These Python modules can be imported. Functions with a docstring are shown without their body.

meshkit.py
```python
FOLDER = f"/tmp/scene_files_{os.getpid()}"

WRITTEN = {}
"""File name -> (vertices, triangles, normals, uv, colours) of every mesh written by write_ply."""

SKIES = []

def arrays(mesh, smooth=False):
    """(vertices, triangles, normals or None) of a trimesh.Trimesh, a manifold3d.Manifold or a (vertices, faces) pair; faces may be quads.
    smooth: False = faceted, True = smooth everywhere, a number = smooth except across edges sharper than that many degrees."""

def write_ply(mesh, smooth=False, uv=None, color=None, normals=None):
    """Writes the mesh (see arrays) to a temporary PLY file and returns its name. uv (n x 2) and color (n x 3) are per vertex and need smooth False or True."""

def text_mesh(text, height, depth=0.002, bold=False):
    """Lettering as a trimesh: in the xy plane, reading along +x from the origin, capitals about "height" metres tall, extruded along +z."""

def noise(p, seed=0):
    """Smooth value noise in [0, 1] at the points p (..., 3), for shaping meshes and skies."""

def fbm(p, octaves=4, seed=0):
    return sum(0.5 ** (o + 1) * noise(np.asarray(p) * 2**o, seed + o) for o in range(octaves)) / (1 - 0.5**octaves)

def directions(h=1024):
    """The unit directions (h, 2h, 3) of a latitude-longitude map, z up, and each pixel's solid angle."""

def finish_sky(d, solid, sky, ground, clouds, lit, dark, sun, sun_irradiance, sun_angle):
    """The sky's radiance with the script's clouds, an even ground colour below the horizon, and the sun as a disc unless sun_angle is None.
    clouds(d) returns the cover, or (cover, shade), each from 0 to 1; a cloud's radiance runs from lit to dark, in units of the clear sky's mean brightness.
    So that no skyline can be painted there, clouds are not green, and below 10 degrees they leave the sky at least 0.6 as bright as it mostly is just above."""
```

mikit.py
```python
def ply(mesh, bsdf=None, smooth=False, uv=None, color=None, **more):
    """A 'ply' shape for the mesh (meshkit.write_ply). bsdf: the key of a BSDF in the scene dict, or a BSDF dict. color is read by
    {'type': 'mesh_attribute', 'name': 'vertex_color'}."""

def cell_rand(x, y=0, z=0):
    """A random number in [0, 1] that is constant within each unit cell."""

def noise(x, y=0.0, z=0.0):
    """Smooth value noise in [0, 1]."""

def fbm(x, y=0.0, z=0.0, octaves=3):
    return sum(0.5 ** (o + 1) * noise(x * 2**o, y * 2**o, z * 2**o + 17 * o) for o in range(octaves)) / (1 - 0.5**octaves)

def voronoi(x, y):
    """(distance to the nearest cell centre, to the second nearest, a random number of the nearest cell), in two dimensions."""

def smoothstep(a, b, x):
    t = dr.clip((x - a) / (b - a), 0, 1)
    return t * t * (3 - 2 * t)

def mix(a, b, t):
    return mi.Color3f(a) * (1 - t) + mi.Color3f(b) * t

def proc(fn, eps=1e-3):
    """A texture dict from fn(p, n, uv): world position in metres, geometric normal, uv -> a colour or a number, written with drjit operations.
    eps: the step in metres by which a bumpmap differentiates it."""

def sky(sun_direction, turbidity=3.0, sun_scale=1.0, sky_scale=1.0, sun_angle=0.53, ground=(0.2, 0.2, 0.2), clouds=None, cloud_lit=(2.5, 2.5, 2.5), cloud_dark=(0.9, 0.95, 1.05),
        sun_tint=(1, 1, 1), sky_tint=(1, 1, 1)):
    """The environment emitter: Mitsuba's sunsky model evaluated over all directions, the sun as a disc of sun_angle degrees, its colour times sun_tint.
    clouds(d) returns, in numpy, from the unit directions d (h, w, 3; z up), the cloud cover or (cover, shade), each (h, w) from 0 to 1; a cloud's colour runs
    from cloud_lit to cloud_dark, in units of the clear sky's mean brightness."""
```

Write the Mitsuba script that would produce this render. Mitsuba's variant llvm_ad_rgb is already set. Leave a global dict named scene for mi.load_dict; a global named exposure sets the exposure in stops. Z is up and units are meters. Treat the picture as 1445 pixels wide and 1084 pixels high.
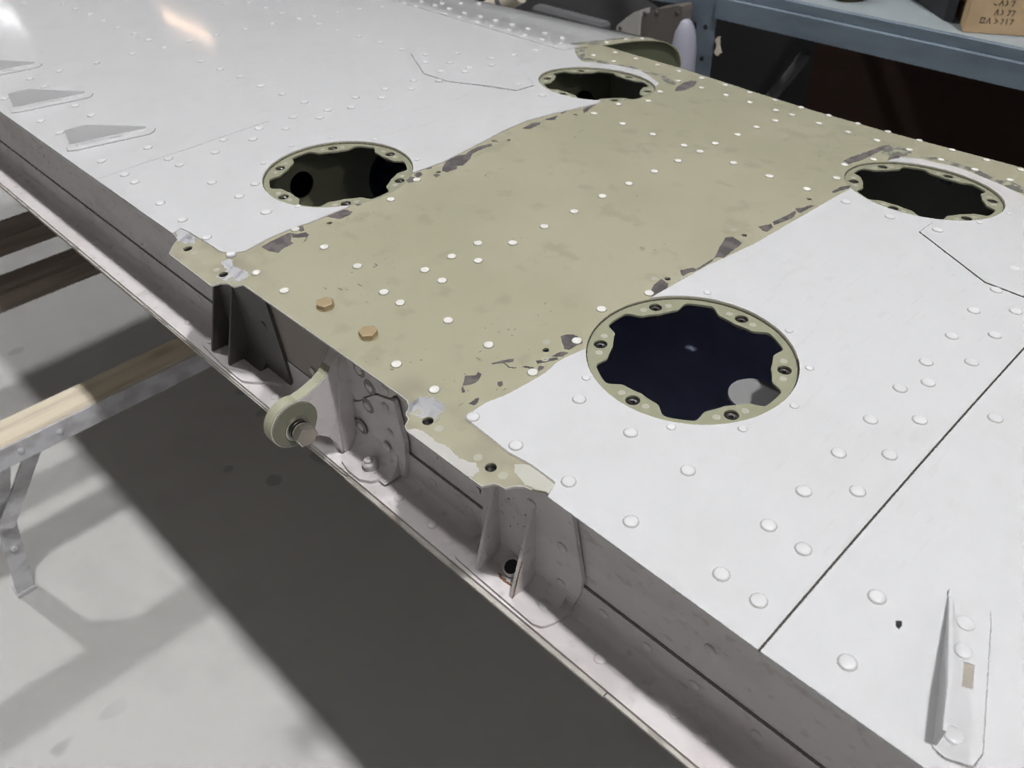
import math, random
import numpy as np, trimesh, drjit as dr, mitsuba as mi, mikit, meshkit
import manifold3d as m3
from shapely.geometry import Polygon, Point, LineString, box as sbox, MultiPolygon
from shapely import affinity
from shapely.ops import unary_union
T = mi.ScalarTransform4f
scene, labels = {}, {}
exposure = 0.47
LAMPS = [(-3.4, 540.0), (1.1, 830.0), (5.0, 330.0)]      # x of each ceiling lamp, radiance

# ------------------------------------------------------------------ camera
CAM = np.array([0.19770, -0.21290, 0.31384])
FWD = np.array([-0.5568, 0.5332, -0.6369])
UPV = np.array([-0.4398, 0.4612, 0.7706])
scene['camera'] = {'type': 'thinlens', 'fov': 62.68, 'fov_axis': 'x', 'near_clip': 0.02, 'far_clip': 60.0,
                   'aperture_radius': 0.0011, 'focus_distance': 0.56,
                   'to_world': T().look_at(origin=CAM.tolist(), target=(CAM + FWD).tolist(), up=UPV.tolist())}

# ------------------------------------------------------------------ materials
fbm, noise, sstep, mix, proc = mikit.fbm, mikit.noise, mikit.smoothstep, mikit.mix, mikit.proc
def rgb(*c): return {'type': 'rgb', 'value': [float(v) for v in c]}
def s2l(*c): return [((v / 255 + .055) / 1.055) ** 2.4 if v > 10 else v / 255 / 12.92 for v in c]
def plastic(col, alpha=.15, two=True):
    b = {'type': 'roughplastic', 'distribution': 'ggx', 'alpha': alpha, 'diffuse_reflectance': col if isinstance(col, dict) else rgb(*col)}
    return {'type': 'twosided', 'bsdf': b} if two else b
def metal(col, alpha=.3):
    return {'type': 'twosided', 'bsdf': {'type': 'principled', 'base_color': col if isinstance(col, dict) else rgb(*col), 'metallic': 1.0, 'roughness': alpha}}
def matte(col, rough=.8, spec=.3):
    return {'type': 'twosided', 'bsdf': {'type': 'principled', 'base_color': col if isinstance(col, dict) else rgb(*col), 'roughness': rough, 'specular': spec}}

def f_white(p, n, uv):
    d = fbm(p.x * 14, p.y * 14, p.z * 14, 4)
    g = fbm(p.x * 90, p.y * 60, 3.0, 3)
    t = sstep(.52, .8, d) * .35 + sstep(.62, .85, g) * .25
    sc = sstep(.83, .9, noise(p.x * 420 + 30, p.y * 60, 1)) * sstep(.6, .8, noise(p.x * 9, p.y * 9, 7))
    c = mix((.553, .556, .563), (.51, .51, .505), t)
    return mix(c, (.45, .44, .43), sc * .2)
def f_green(p, n, uv):
    d = fbm(p.x * 11, p.y * 11, p.z * 11, 4)
    g = fbm(p.x * 55 + 7, p.y * 55, 5.0, 4)
    c = mix((.455, .435, .305), (.49, .465, .335), sstep(.3, .7, d))
    c = mix(c, (.36, .345, .245), sstep(.60, .82, g) * .40)
    tab = (1 - sstep(.010, .024, p.y)) * sstep(.3, .7, fbm(p.x * 40, p.y * 40, 8.0, 3)) * (1 - sstep(.055, .075, dr.minimum(dr.abs(p.x + .065), dr.abs(p.x + .345))))
    c = mix(c, (.33, .30, .22), tab * .6)
    sp = sstep(.93, .96, noise(p.x * 330, p.y * 330, 2)) * sstep(.66, .8, noise(p.x * 17, p.y * 17, 5))
    return mix(c, (.16, .15, .11), sp * .7)
def f_web(p, n, uv):
    d = fbm(p.x * 26, p.y * 40, p.z * 40, 4)
    g = fbm(p.x * 150, p.y * 150, p.z * 150, 3)
    c = mix((.78, .735, .73), (.69, .64, .63), sstep(.4, .75, d))
    c = mix(c, (.33, .28, .24), sstep(.60, .85, g) * .30)
    sp = sstep(.90, .94, noise(p.x * 300, p.y * 300, p.z * 300)) * sstep(.5, .7, noise(p.x * 20, p.y * 20, p.z * 20))
    return mix(c, (.07, .06, .05), sp)
def f_alu(p, n, uv):
    d = fbm(p.x * 240 + p.y * 140, p.y * 60 - p.x * 30, 2.0, 3)
    e = fbm(p.x * 120, p.y * 330, 6.0, 3)
    return mix((.80, .80, .82), (.42, .42, .45), sstep(.45, .72, d) * .7 + sstep(.55, .75, e) * .3)
def f_seal(p, n, uv):
    d = fbm(p.x * 160, p.y * 160, 1.0, 3)
    return mix((.125, .11, .105), (.075, .068, .068), sstep(.35, .65, d))
def f_greyp(p, n, uv):
    d = fbm(p.x * 190, p.y * 120, 4.0, 4)
    return mix((.11, .11, .095), (.27, .265, .20), sstep(.42, .62, d))
def f_floor(p, n, uv):
    d = fbm(p.x * 1.6, p.y * 1.6, 0.0, 4)
    g = fbm(p.x * 9 + 4, p.y * 9, 1.0, 4)
    c = mix((.70, .695, .67), (.75, .745, .725), sstep(.3, .7, d))
    c = mix(c, (.60, .59, .57), sstep(.58, .8, g) * .35)
    sp = sstep(.80, .86, noise(p.x * 22, p.y * 22, 9)) * sstep(.55, .7, noise(p.x * 3, p.y * 3, 4))
    return mix(c, (.36, .35, .34), sp * .5)
def f_wood(p, n, uv):
    g = noise(p.y * 3, p.x * 60, p.z * 60) * .6 + fbm(p.y * 14, p.x * 240, p.z * 240, 3) * .4
    d = fbm(p.x * 20, p.y * 8, p.z * 20, 3)
    return mix(mix((.64, .565, .44), (.52, .45, .35), sstep(.35, .65, g)), (.25, .18, .11), sstep(.6, .85, d) * .5)
def f_darkwood(p, n, uv):
    g = noise(p.y * 3, p.x * 60, p.z * 60) * .6 + fbm(p.y * 14, p.x * 240, p.z * 240, 3) * .4
    return mix((.25, .205, .175), (.16, .13, .11), sstep(.35, .65, g))
def f_galv(p, n, uv):
    d = fbm(p.x * 45, p.y * 45, p.z * 45, 4)
    return mix((.50, .50, .52), (.36, .35, .36), sstep(.35, .7, d))
def f_rack(p, n, uv):
    d = fbm(p.x * 12, p.y * 12, p.z * 30, 4)
    return mix((.215, .275, .335), (.17, .22, .275), sstep(.35, .7, d))
def f_card(p, n, uv):
    d = fbm(p.x * 30, p.y * 30, p.z * 30, 4)
    return mix((.50, .36, .215), (.42, .30, .175), sstep(.35, .7, d))
def f_edge(p, n, uv):
    d = fbm(p.x * 70, p.y * 200, p.z * 200, 4)
    return mix((.62, .585, .53), (.36, .32, .275), sstep(.45, .7, d))
def f_rust(p, n, uv):
    d = fbm(p.x * 300, p.y * 300, p.z * 300, 3)
    return mix((.24, .14, .08), (.13, .08, .05), sstep(.35, .65, d))

scene['white_paint'] = plastic(proc(f_white), .008)
scene['white_rivet_paint'] = plastic((.58, .583, .588), .06)
scene['primer_paint'] = plastic(proc(f_green), .28)
scene['rib_primer'] = plastic((.17, .19, .115), .35)
scene['ring_primer'] = plastic((.36, .36, .25), .25)
scene['web_paint'] = plastic(proc(f_web), .25)
scene['dark_web_paint'] = plastic((.10, .096, .085), .22)
scene['brown_shade_web_paint'] = plastic((.33, .285, .25), .25)  # brown of the web with some shade mixed into the colour
scene['edge_paint'] = plastic(proc(f_edge), .3)
scene['lug_primer'] = plastic((.43, .43, .30), .25)
scene['boss_primer'] = plastic((.25, .25, .185), .3)
scene['bare_aluminium'] = metal(proc(f_alu), .42)
scene['rivet_metal'] = metal((.86, .86, .84), .33)
scene['rivet_colour'] = matte({'type': 'mesh_attribute', 'name': 'vertex_color'}, .25, .5)
scene['rivet_silver'] = plastic((.72, .72, .69), .22)
scene['flush_metal'] = plastic((.50, .49, .40), .25)
scene['sealant'] = matte(proc(f_seal), .6)
scene['stripped_primer'] = matte(proc(f_greyp), .6)
scene['white_chip_highlight'] = plastic((.60, .585, .55), .25)  # leftover white paint, and the highlight painted along the skin edge
scene['pale_primer'] = plastic((.56, .555, .49), .2)
scene['bronze'] = plastic((.42, .32, .18), .22)
scene['washer_paint'] = plastic((.40, .36, .34), .35)
scene['faint_line'] = plastic((.42, .42, .42), .3)
scene['steel'] = metal((.55, .52, .46), .35)
scene['dark_steel'] = metal((.17, .165, .16), .38)
scene['black_gap'] = matte((.02, .02, .02), .8)
scene['inner_blue'] = matte((.36, .39, .54), .6)
scene['inner_green'] = matte((.14, .14, .085), .6)
scene['grey_disc_paint'] = plastic((.36, .36, .355), .4)
scene['joint_dirt'] = matte((.055, .05, .045), .8)
scene['rim_dirt'] = matte((.16, .15, .14), .8)
scene['rust'] = matte(proc(f_rust), .8)
scene['floor_epoxy'] = plastic(proc(f_floor), .32)
scene['timber'] = matte(proc(f_wood), .7)
scene['dark_timber'] = matte(proc(f_darkwood), .7)
scene['galvanised'] = matte(proc(f_galv), .5, .5)
scene['rack_paint'] = plastic(proc(f_rack), .25)
scene['shelf_paint'] = plastic((.40, .45, .47), .25)
scene['cardboard'] = matte(proc(f_card), .85)
scene['marker_ink'] = matte((.05, .035, .03), .8)
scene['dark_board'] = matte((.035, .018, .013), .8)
scene['dark_plastic'] = plastic((.03, .03, .033), .3)
scene['black_cloth'] = matte((.03, .029, .03), .9)
scene['grey_cloth'] = matte((.10, .10, .105), .9)
scene['fairing_brown'] = plastic((.20, .175, .155), .35)
scene['fairing_white'] = plastic((.62, .60, .56), .3)
scene['clear_plastic'] = plastic((.42, .42, .50), .2)
scene['beige_tape'] = matte((.52, .47, .38), .8)
scene['olive_paint'] = plastic((.20, .20, .12), .35)
scene['wall_paint'] = matte((.50, .50, .50), .9)
scene['ceiling_paint'] = matte((.62, .62, .62), .9)
scene['lamp_housing'] = plastic((.5, .5, .5), .3)

# ------------------------------------------------------------------ helpers
K, Y0 = 0.1582, 0.149                       # the skin is a shallow cylinder: z = -K (y - Y0)^2
def hs(y): return -K * (np.asarray(y, float) - Y0) ** 2
counts = {}
def numbered(name):
    n = counts.get(name, -1) + 1
    counts[name] = n
    return name if n == 0 else f'{name}_{n:03d}'
def obj(name, mesh, mat, parent=None, smooth=False, **more):
    key = numbered(f'{parent}__{name}' if parent else name)
    d = mesh if isinstance(mesh, dict) else mikit.ply(mesh, mat, smooth)
    scene[key] = {**d, **more}
    return key
def put(name, plydict, mat4, parent):
    key = numbered(f'{parent}__{name}')
    scene[key] = {**plydict, 'to_world': T(mat4)}
    return key
def thing(name, label, cat, group=None):
    key = numbered(name)
    labels[key] = {'label': label, 'category': cat}
    if group: labels[key]['group'] = group
    return key
def tag(key, label, cat=None, group=None):
    labels[key] = {'label': label}
    if cat: labels[key]['category'] = cat
    if group: labels[key]['group'] = group
def struct(name, mesh, mat, label=None):
    key = obj(name, mesh, mat)
    labels[key] = {'kind': 'structure', **({'label': label} if label else {})}
    return key
def bx(x0, x1, y0, y1, z0, z1, ch=0.0):
    if ch <= 0:
        m = trimesh.creation.box((x1 - x0, y1 - y0, z1 - z0)); m.apply_translation(((x0 + x1) / 2, (y0 + y1) / 2, (z0 + z1) / 2)); return m
    pts = []
    for sx, X in ((1, x0), (-1, x1)):
        for sy, Y in ((1, y0), (-1, y1)):
            for sz, Zz in ((1, z0), (-1, z1)):
                pts += [(X + sx * ch, Y + sy * ch, Zz), (X + sx * ch, Y, Zz + sz * ch), (X, Y + sy * ch, Zz + sz * ch)]
    return trimesh.convex.convex_hull(np.array(pts))
def polys(g):
    if g.is_empty: return []
    if g.geom_type == 'Polygon': return [g]
    return [q for q in g.geoms if q.geom_type == 'Polygon' and q.area > 1e-9]
def ext(poly, h):                                     # in xy, from z = 0 to h
    return trimesh.util.concatenate([trimesh.creation.extrude_polygon(q, h, engine='earcut') for q in polys(poly)])
def ext_y(pts, y0, y1):                               # polygon in (x, z), from y0 to y1
    m = ext(pts if hasattr(pts, 'area') else Polygon(pts), y1 - y0)
    v = m.vertices.copy(); m.vertices = np.stack([v[:, 0], y0 + v[:, 2], v[:, 1]], 1); m.invert(); return m
def ext_x(pts, x0, x1):                               # polygon in (y, z), from x0 to x1
    m = ext(pts if hasattr(pts, 'area') else Polygon(pts), x1 - x0)
    v = m.vertices.copy(); m.vertices = np.stack([x0 + v[:, 2], v[:, 0], v[:, 1]], 1); return m
def ext_z(pts, z0, z1):
    m = ext(pts if hasattr(pts, 'area') else Polygon(pts), z1 - z0); m.apply_translation((0, 0, z0)); return m
def sheet(poly, dz0, dz1, step=.03):                  # a sheet that follows the curved skin, between the offsets dz0 < dz1
    V, Fc, nv = [], [], 0
    for g in polys(poly):
        y0, y1 = g.bounds[1], g.bounds[3]
        cuts = np.arange(math.ceil(y0 / step) * step, y1, step)
        edges = np.unique(np.concatenate([[y0], cuts, [y1]]))
        for a, b in zip(edges[:-1], edges[1:]):
            if b - a < 1e-7: continue
            for q in polys(g.intersection(sbox(g.bounds[0] - 1, a, g.bounds[2] + 1, b))):
                v, f = trimesh.creation.triangulate_polygon(q, engine='earcut')
                v = np.asarray(v); f = np.asarray(f)
                for dz, flip in ((dz1, False), (dz0, True)):
                    V.append(np.column_stack([v, hs(v[:, 1]) + dz])); Fc.append((f[:, ::-1] if flip else f) + nv); nv += len(v)
        from shapely.geometry.polygon import orient
        g = orient(g)
        for ring in [g.exterior] + list(g.interiors):
            c = np.array(ring.coords); out = [c[0]]
            for p, q in zip(c[:-1], c[1:]):
                ts = sorted((k - p[1]) / (q[1] - p[1]) for k in cuts if abs(q[1] - p[1]) > 1e-12 and 0 < (k - p[1]) / (q[1] - p[1]) < 1)
                out += [p + (q - p) * t for t in ts] + [q]
            c = np.array(out); n = len(c); z = hs(c[:, 1])
            V.append(np.vstack([np.column_stack([c, z + dz0]), np.column_stack([c, z + dz1])]))
            i = np.arange(n - 1)
            Fc.append(np.vstack([np.stack([i, i + 1, i + 1 + n], 1), np.stack([i, i + 1 + n, i + n], 1)]) + nv); nv += 2 * n
    m = trimesh.Trimesh(np.vstack(V), np.vstack(Fc), process=False)
    m.merge_vertices(digits_vertex=6)
    m.update_faces(m.nondegenerate_faces()); return m
def lathe(prof, n=20):                                # (r, z) from the axis at the bottom to the axis at the top
    return trimesh.creation.revolve(np.array(prof, float), sections=n)
def place(x, y, dz=0.0, rot=0.0, s=1.0):              # on the skin, tilted with its slope
    sl = math.atan(-2 * K * (y - Y0))
    m = np.eye(4); c, si = math.cos(sl), math.sin(sl)
    R = np.array([[1, 0, 0], [0, c, -si], [0, si, c]]) @ np.array([[math.cos(rot), -math.sin(rot), 0], [math.sin(rot), math.cos(rot), 0], [0, 0, 1]])
    m[:3, :3] = R * s; m[:3, 3] = (x, y, float(hs(y)) + dz); return m
def at(pos, zdir, s=1.0, spin=0.0):                   # local z along zdir
    z = np.array(zdir, float) / np.linalg.norm(zdir); x = np.cross([0, 1, 0] if abs(z[1]) < .9 else [1, 0, 0], z); x /= np.linalg.norm(x); y = np.cross(z, x)
    x, y = x * math.cos(spin) + y * math.sin(spin), -x * math.sin(spin) + y * math.cos(spin)
    m = np.eye(4); m[:3, 0], m[:3, 1], m[:3, 2] = x * s, y * s, z * s; m[:3, 3] = pos; return m
def rim_dome(r, h, n, mat, clean, dirt, w=.0005):      # a dome in a thin ring of grime, coloured per vertex
    k = [(r * math.cos(a), .0003 + (h - .0003) * math.sin(a)) for a in np.linspace(0, math.pi / 2, 6)]; k[-1] = (0, h)
    m = lathe([(0, -.0004), (r + w, -.0004), (r + w, .00006), (r, .00007)] + k, n)
    rr = np.hypot(m.vertices[:, 0], m.vertices[:, 1]); low = (rr > r * .999) | (m.vertices[:, 2] < .0002)
    return mikit.ply(m, mat, True, color=np.where(low[:, None], dirt, clean))
def dome(r, h, n=18, lip=.00025):                     # universal-head rivet
    k = [(r * math.cos(a), lip + (h - lip) * math.sin(a)) for a in np.linspace(.0, math.pi / 2, 6)]
    k[-1] = (0, h)
    return lathe([(0, -.0004), (r, -.0004), (r * 1.0, lip)] + k[1:], n)
def hexhead(r, h, ch=.0006):
    a = np.arange(6) * math.pi / 3
    top = np.column_stack([np.cos(a) * (r - ch), np.sin(a) * (r - ch), np.full(6, h)])
    mid = np.column_stack([np.cos(a) * r, np.sin(a) * r, np.full(6, h - ch * .6)])
    bot = np.column_stack([np.cos(a) * r, np.sin(a) * r, np.zeros(6)])
    return trimesh.convex.convex_hull(np.vstack([top, mid, bot]))
def bar(p, q, w, t, up=(0, 0, 1)):                    # flat bar from p to q, w wide, t thick
    p, q = np.array(p, float), np.array(q, float); d = q - p; L = np.linalg.norm(d); d /= L
    a = np.cross(up, d); a /= np.linalg.norm(a); b = np.cross(d, a)
    m = bx(-w / 2, w / 2, -t / 2, t / 2, 0, L, min(w, t) * .12); M4 = np.eye(4); M4[:3, 0], M4[:3, 1], M4[:3, 2], M4[:3, 3] = a, b, d, p; m.apply_transform(M4); return m
def tube(path, r, n=10):
    return trimesh.creation.sweep_polygon(Point(0, 0).buffer(r, quad_segs=max(2, n // 4)), np.array(path, float), engine='earcut')
def rough(poly, amp=.0004, seed=0):                   # ragged outline
    c = LineString(Polygon(poly).exterior.coords).segmentize(.0008)
    c = np.array(c.coords)[:-1]
    n = np.column_stack([meshkit.fbm(np.column_stack([c * 900, np.full(len(c), 3.1)]), 2, seed), meshkit.fbm(np.column_stack([c * 900, np.full(len(c), 9.7)]), 2, seed + 5)]) - .5
    g = Polygon(c + n * 2 * amp).buffer(0)
    return g

# world coordinates in metres (x along the trailing edge, y towards the leading edge)
RIV_WL = [[-1.1296,0.1637],[-1.0889,0.2003],[-1.0507,0.2015],[-1.0105,0.2035],[-0.9698,0.2028],[-0.9289,0.203],[-0.8895,0.2052],[-0.8513,0.2057],[-0.7332,0.2102],[-0.6931,0.2113],[-0.6558,0.2139],[-0.6156,0.2137],[-0.8107,0.2379],[-0.8158,0.1687],[-0.8176,0.1272],[-0.8247,0.0877],[-0.8279,0.0562],[-0.7903,0.0575],[-0.8123,0.2732],[-0.8097,0.312],[-0.9392,0.3567],[-0.9254,0.3868],[-0.8871,0.3898],[-0.7118,0.0576],[-0.6738,0.0575],[-0.7013,0.0184],[-0.6573,0.0189],[-0.7918,0.0161],[-0.5585,0.06],[-0.5657,0.0192],[-0.5216,0.0615],[-0.5025,0.0619],[-0.5232,0.021],[-0.5027,0.0206],[-0.5011,0.0963],[-0.5198,0.1156],[-0.4998,0.1344],[-0.5184,0.1519],[-0.4499,0.0641],[-0.4194,0.0874],[-0.4106,0.0666],[-0.8103,0.2057],[-0.8875,0.3892],[-0.8509,0.3899],[-0.8094,0.3905],[-0.8109,0.4136],[-0.811,0.352],[-0.7734,0.3953],[-0.8111,0.4504],[-0.735,0.3972],[-0.812,0.4873],[-0.6959,0.4005],[-0.8101,0.523],[-0.658,0.4038],[-0.6188,0.4054],[-0.5183,0.3403],[-0.4987,0.3212],[-0.517,0.3011],[-0.4982,0.2824],[-0.5174,0.264],[-0.4976,0.2437],[-0.5078,0.2231],[-0.4972,0.2064],[-0.5171,0.1888],[-0.5422,0.2191],[-0.5785,0.2168],[-0.6153,0.214],[-0.5173,0.1517],[-0.4985,0.169],[-0.3956,0.4108],[-0.5226,0.4963],[-0.4506,0.0174],[-0.4099,0.0665],[-0.3703,0.0664],[-0.411,0.016],[-0.3716,0.0149],[-0.3358,0.015],[-0.3698,0.0676]]
RIV_DL = [[-0.5821,0.4107],[-0.5597,0.3919],[-0.5226,0.382],[-0.4995,0.3594],[-0.5413,0.412],[-0.5649,0.4449],[-0.5042,0.4017],[-0.5133,0.4164],[-0.5261,0.4615],[-0.5061,0.4433],[-0.5227,0.4961],[-0.4361,0.4161]]
RIV_N = [[-0.8159,0.567],[-0.7885,0.5656],[-0.8152,0.5977],[-0.7884,0.6006],[-0.8049,0.628],[-0.7628,0.6056],[-0.7307,0.5691],[-0.799,0.6591],[-0.7035,0.5721],[-0.7312,0.6061],[-0.7922,0.6891],[-0.7043,0.6105],[-0.6713,0.5738],[-0.6762,0.6128],[-0.6458,0.5762],[-0.6473,0.6156],[-0.6169,0.5794],[-0.647,0.6164],[-0.6166,0.6158],[-0.5877,0.5798],[-0.589,0.619],[-0.5588,0.5813],[-0.557,0.6178],[-0.5314,0.5881],[-0.5266,0.5367]]
RIV_G = [[-0.4754,0.5845],[-0.4729,0.6226],[-0.443,0.5834],[-0.4396,0.6209],[-0.406,0.6207],[-0.3745,0.6205],[-0.3472,0.582],[-0.3412,0.619],[-0.3152,0.5808],[-0.3082,0.6177],[-0.2836,0.5809],[-0.2753,0.6156],[-0.2529,0.5803],[-0.243,0.6148],[-0.2209,0.5788],[-0.2019,0.5451],[-0.2015,0.5099],[-0.2005,0.4746],[-0.2001,0.4366],[-0.197,0.4078],[-0.1616,0.4083],[-0.1245,0.4066],[-0.2154,0.4092],[-0.197,0.3745],[-0.252,0.4101],[-0.1964,0.3399],[-0.2886,0.4103],[-0.1952,0.3042],[-0.1949,0.2701],[-0.3256,0.4113],[-0.3312,0.5266],[-0.3176,0.4878],[-0.329,0.453],[-0.2115,0.615],[-0.2022,0.5791],[-0.1794,0.6144],[-0.1708,0.5776],[-0.1473,0.6148],[-0.1391,0.5767],[-0.1161,0.617],[-0.109,0.5774],[-0.0843,0.6177],[-0.0771,0.5779],[-0.0518,0.6174],[-0.0462,0.5762],[-0.0196,0.617],[-0.0154,0.5765],[0.0117,0.6166],[0.0151,0.5767],[-0.0857,0.5204],[-0.0956,0.4844],[-0.0846,0.4489],[-0.1251,0.4066],[-0.0893,0.4066],[-0.3006,0.0144],[-0.2918,0.0674],[-0.252,0.0681],[-0.2115,0.0603],[-0.1933,0.0598],[-0.2118,0.0972],[-0.1924,0.0965],[-0.2113,0.1222],[-0.2108,0.1478],[-0.1929,0.1312],[-0.1927,0.1655],[-0.1542,0.0683],[-0.1158,0.0681],[-0.1444,0.0171],[-0.2656,0.0153],[-0.3303,0.0677],[-0.3132,0.1472],[-0.109,0.0172],[-0.1948,0.2699],[-0.1931,0.2339],[-0.1928,0.1997],[-0.1923,0.1658],[-0.0893,0.1451],[-0.0786,0.1815],[-0.0781,0.1083],[-0.0769,0.0674],[-0.3252,0.1844]]
FLUSH = [[-0.3605,-0.0019],[-0.3269,-0.0025],[-0.3074,-0.002],[-0.0873,0.1988],[-0.0742,0.212],[-0.0886,0.2974],[-0.0913,0.0948],[-0.0802,0.0817],[-0.102,-0.0023],[-0.0823,-0.0025],[-0.0497,-0.0029],[-0.0303,-0.003],[-0.3196,0.2969],[-0.3327,0.2168]]
RIV_WR = [[-0.0542,0.4065],[-0.0174,0.4068],[0.0817,0.3922],[0.084,0.3513],[0.0839,0.3134],[0.1034,0.3324],[0.0862,0.2737],[0.1046,0.2939],[0.0868,0.2358],[0.1059,0.2549],[0.0962,0.2174],[0.0871,0.2012],[-0.0399,0.0676],[-0.001,0.066],[0.0387,0.0641],[-0.0016,0.0165],[0.0386,0.0176],[0.0887,0.0608],[0.0886,0.0215],[-0.0404,0.0167],[-0.0744,0.0162],[0.0879,0.1643],[0.1072,0.1824],[0.0884,0.1284],[0.1081,0.1453],[0.0893,0.0918],[0.1087,0.1102],[0.1081,0.0595],[0.1088,0.0208]]
RIV_DR = [[0.0184,0.411]]
RIV_S = [[-0.4485,0.186],[-0.4609,0.1504],[-0.4178,0.2106],[-0.3551,0.2096],[-0.4482,0.1133],[-0.4189,0.0887],[-0.3587,0.0892],[0.0116,0.2073],[0.0404,0.1823],[0.0342,0.4527],[0.0435,0.4905],[0.0124,0.0846],[0.0416,0.1098],[0.0519,0.1458],[-0.0505,0.2084],[-0.0496,0.0847]]
RIV_WF = [[0.1359,0.2127],[0.1455,0.0581],[0.1521,0.0199]]
HEX = [[-0.2285,0.0238],[-0.1807,0.0236]]
HOLE = [[-0.0862,0.0887],[-0.0809,0.2051],[-0.0784,0.296],[-0.3241,0.2072],[-0.3314,0.2985],[-0.3189,0.0913],[-0.3361,0.3954],[-0.0813,0.5588],[-0.0781,0.3906]]
HOLE_TAB = [[-0.37,-0.0022],[-0.3175,-0.0023],[-0.0917,-0.0026],[-0.0394,-0.0032]]
WL = [[-0.3989,0.0006],[-0.4006,0.0087],[-0.3922,0.0103],[-0.3573,0.0119],[-0.3451,0.0121],[-0.3375,0.016],[-0.3322,0.0243],[-0.3344,0.0446],[-0.3335,0.0675],[-0.3303,0.0803],[-0.3293,0.099],[-0.3282,0.1146],[-0.3371,0.1432],[-0.3379,0.1911],[-0.3357,0.221],[-0.3412,0.2611],[-0.3505,0.3102],[-0.3541,0.3421],[-0.3512,0.3789],[-0.3437,0.4363],[-0.3691,0.511],[-0.3428,0.5322],[-0.3527,0.5529],[-0.399,0.5791],[-0.4327,0.5698],[-0.461,0.5453],[-0.4954,0.5726],[-0.5103,0.5906]]
WR = [[-0.0653,0.4381],[-0.0647,0.3537],[-0.0651,0.2889],[-0.0709,0.239],[-0.074,0.1749],[-0.0664,0.1398],[-0.0687,0.1043],[-0.0715,0.0913],[-0.0723,0.0839],[-0.0706,0.0719],[-0.0716,0.0586],[-0.0738,0.0414],[-0.0776,0.0297],[-0.078,0.0201],[-0.0751,0.013],[-0.0656,0.0123],[-0.056,0.0119],[-0.0397,0.0106],[-0.0239,0.0124],[-0.0062,0.0116],[-0.0026,0.0018]]
WRtop = [[0.0373,0.5444],[0.0109,0.5567],[-0.0257,0.567],[-0.0605,0.5594],[-0.0712,0.5485],[-0.0755,0.5296],[-0.0654,0.502]]
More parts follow.
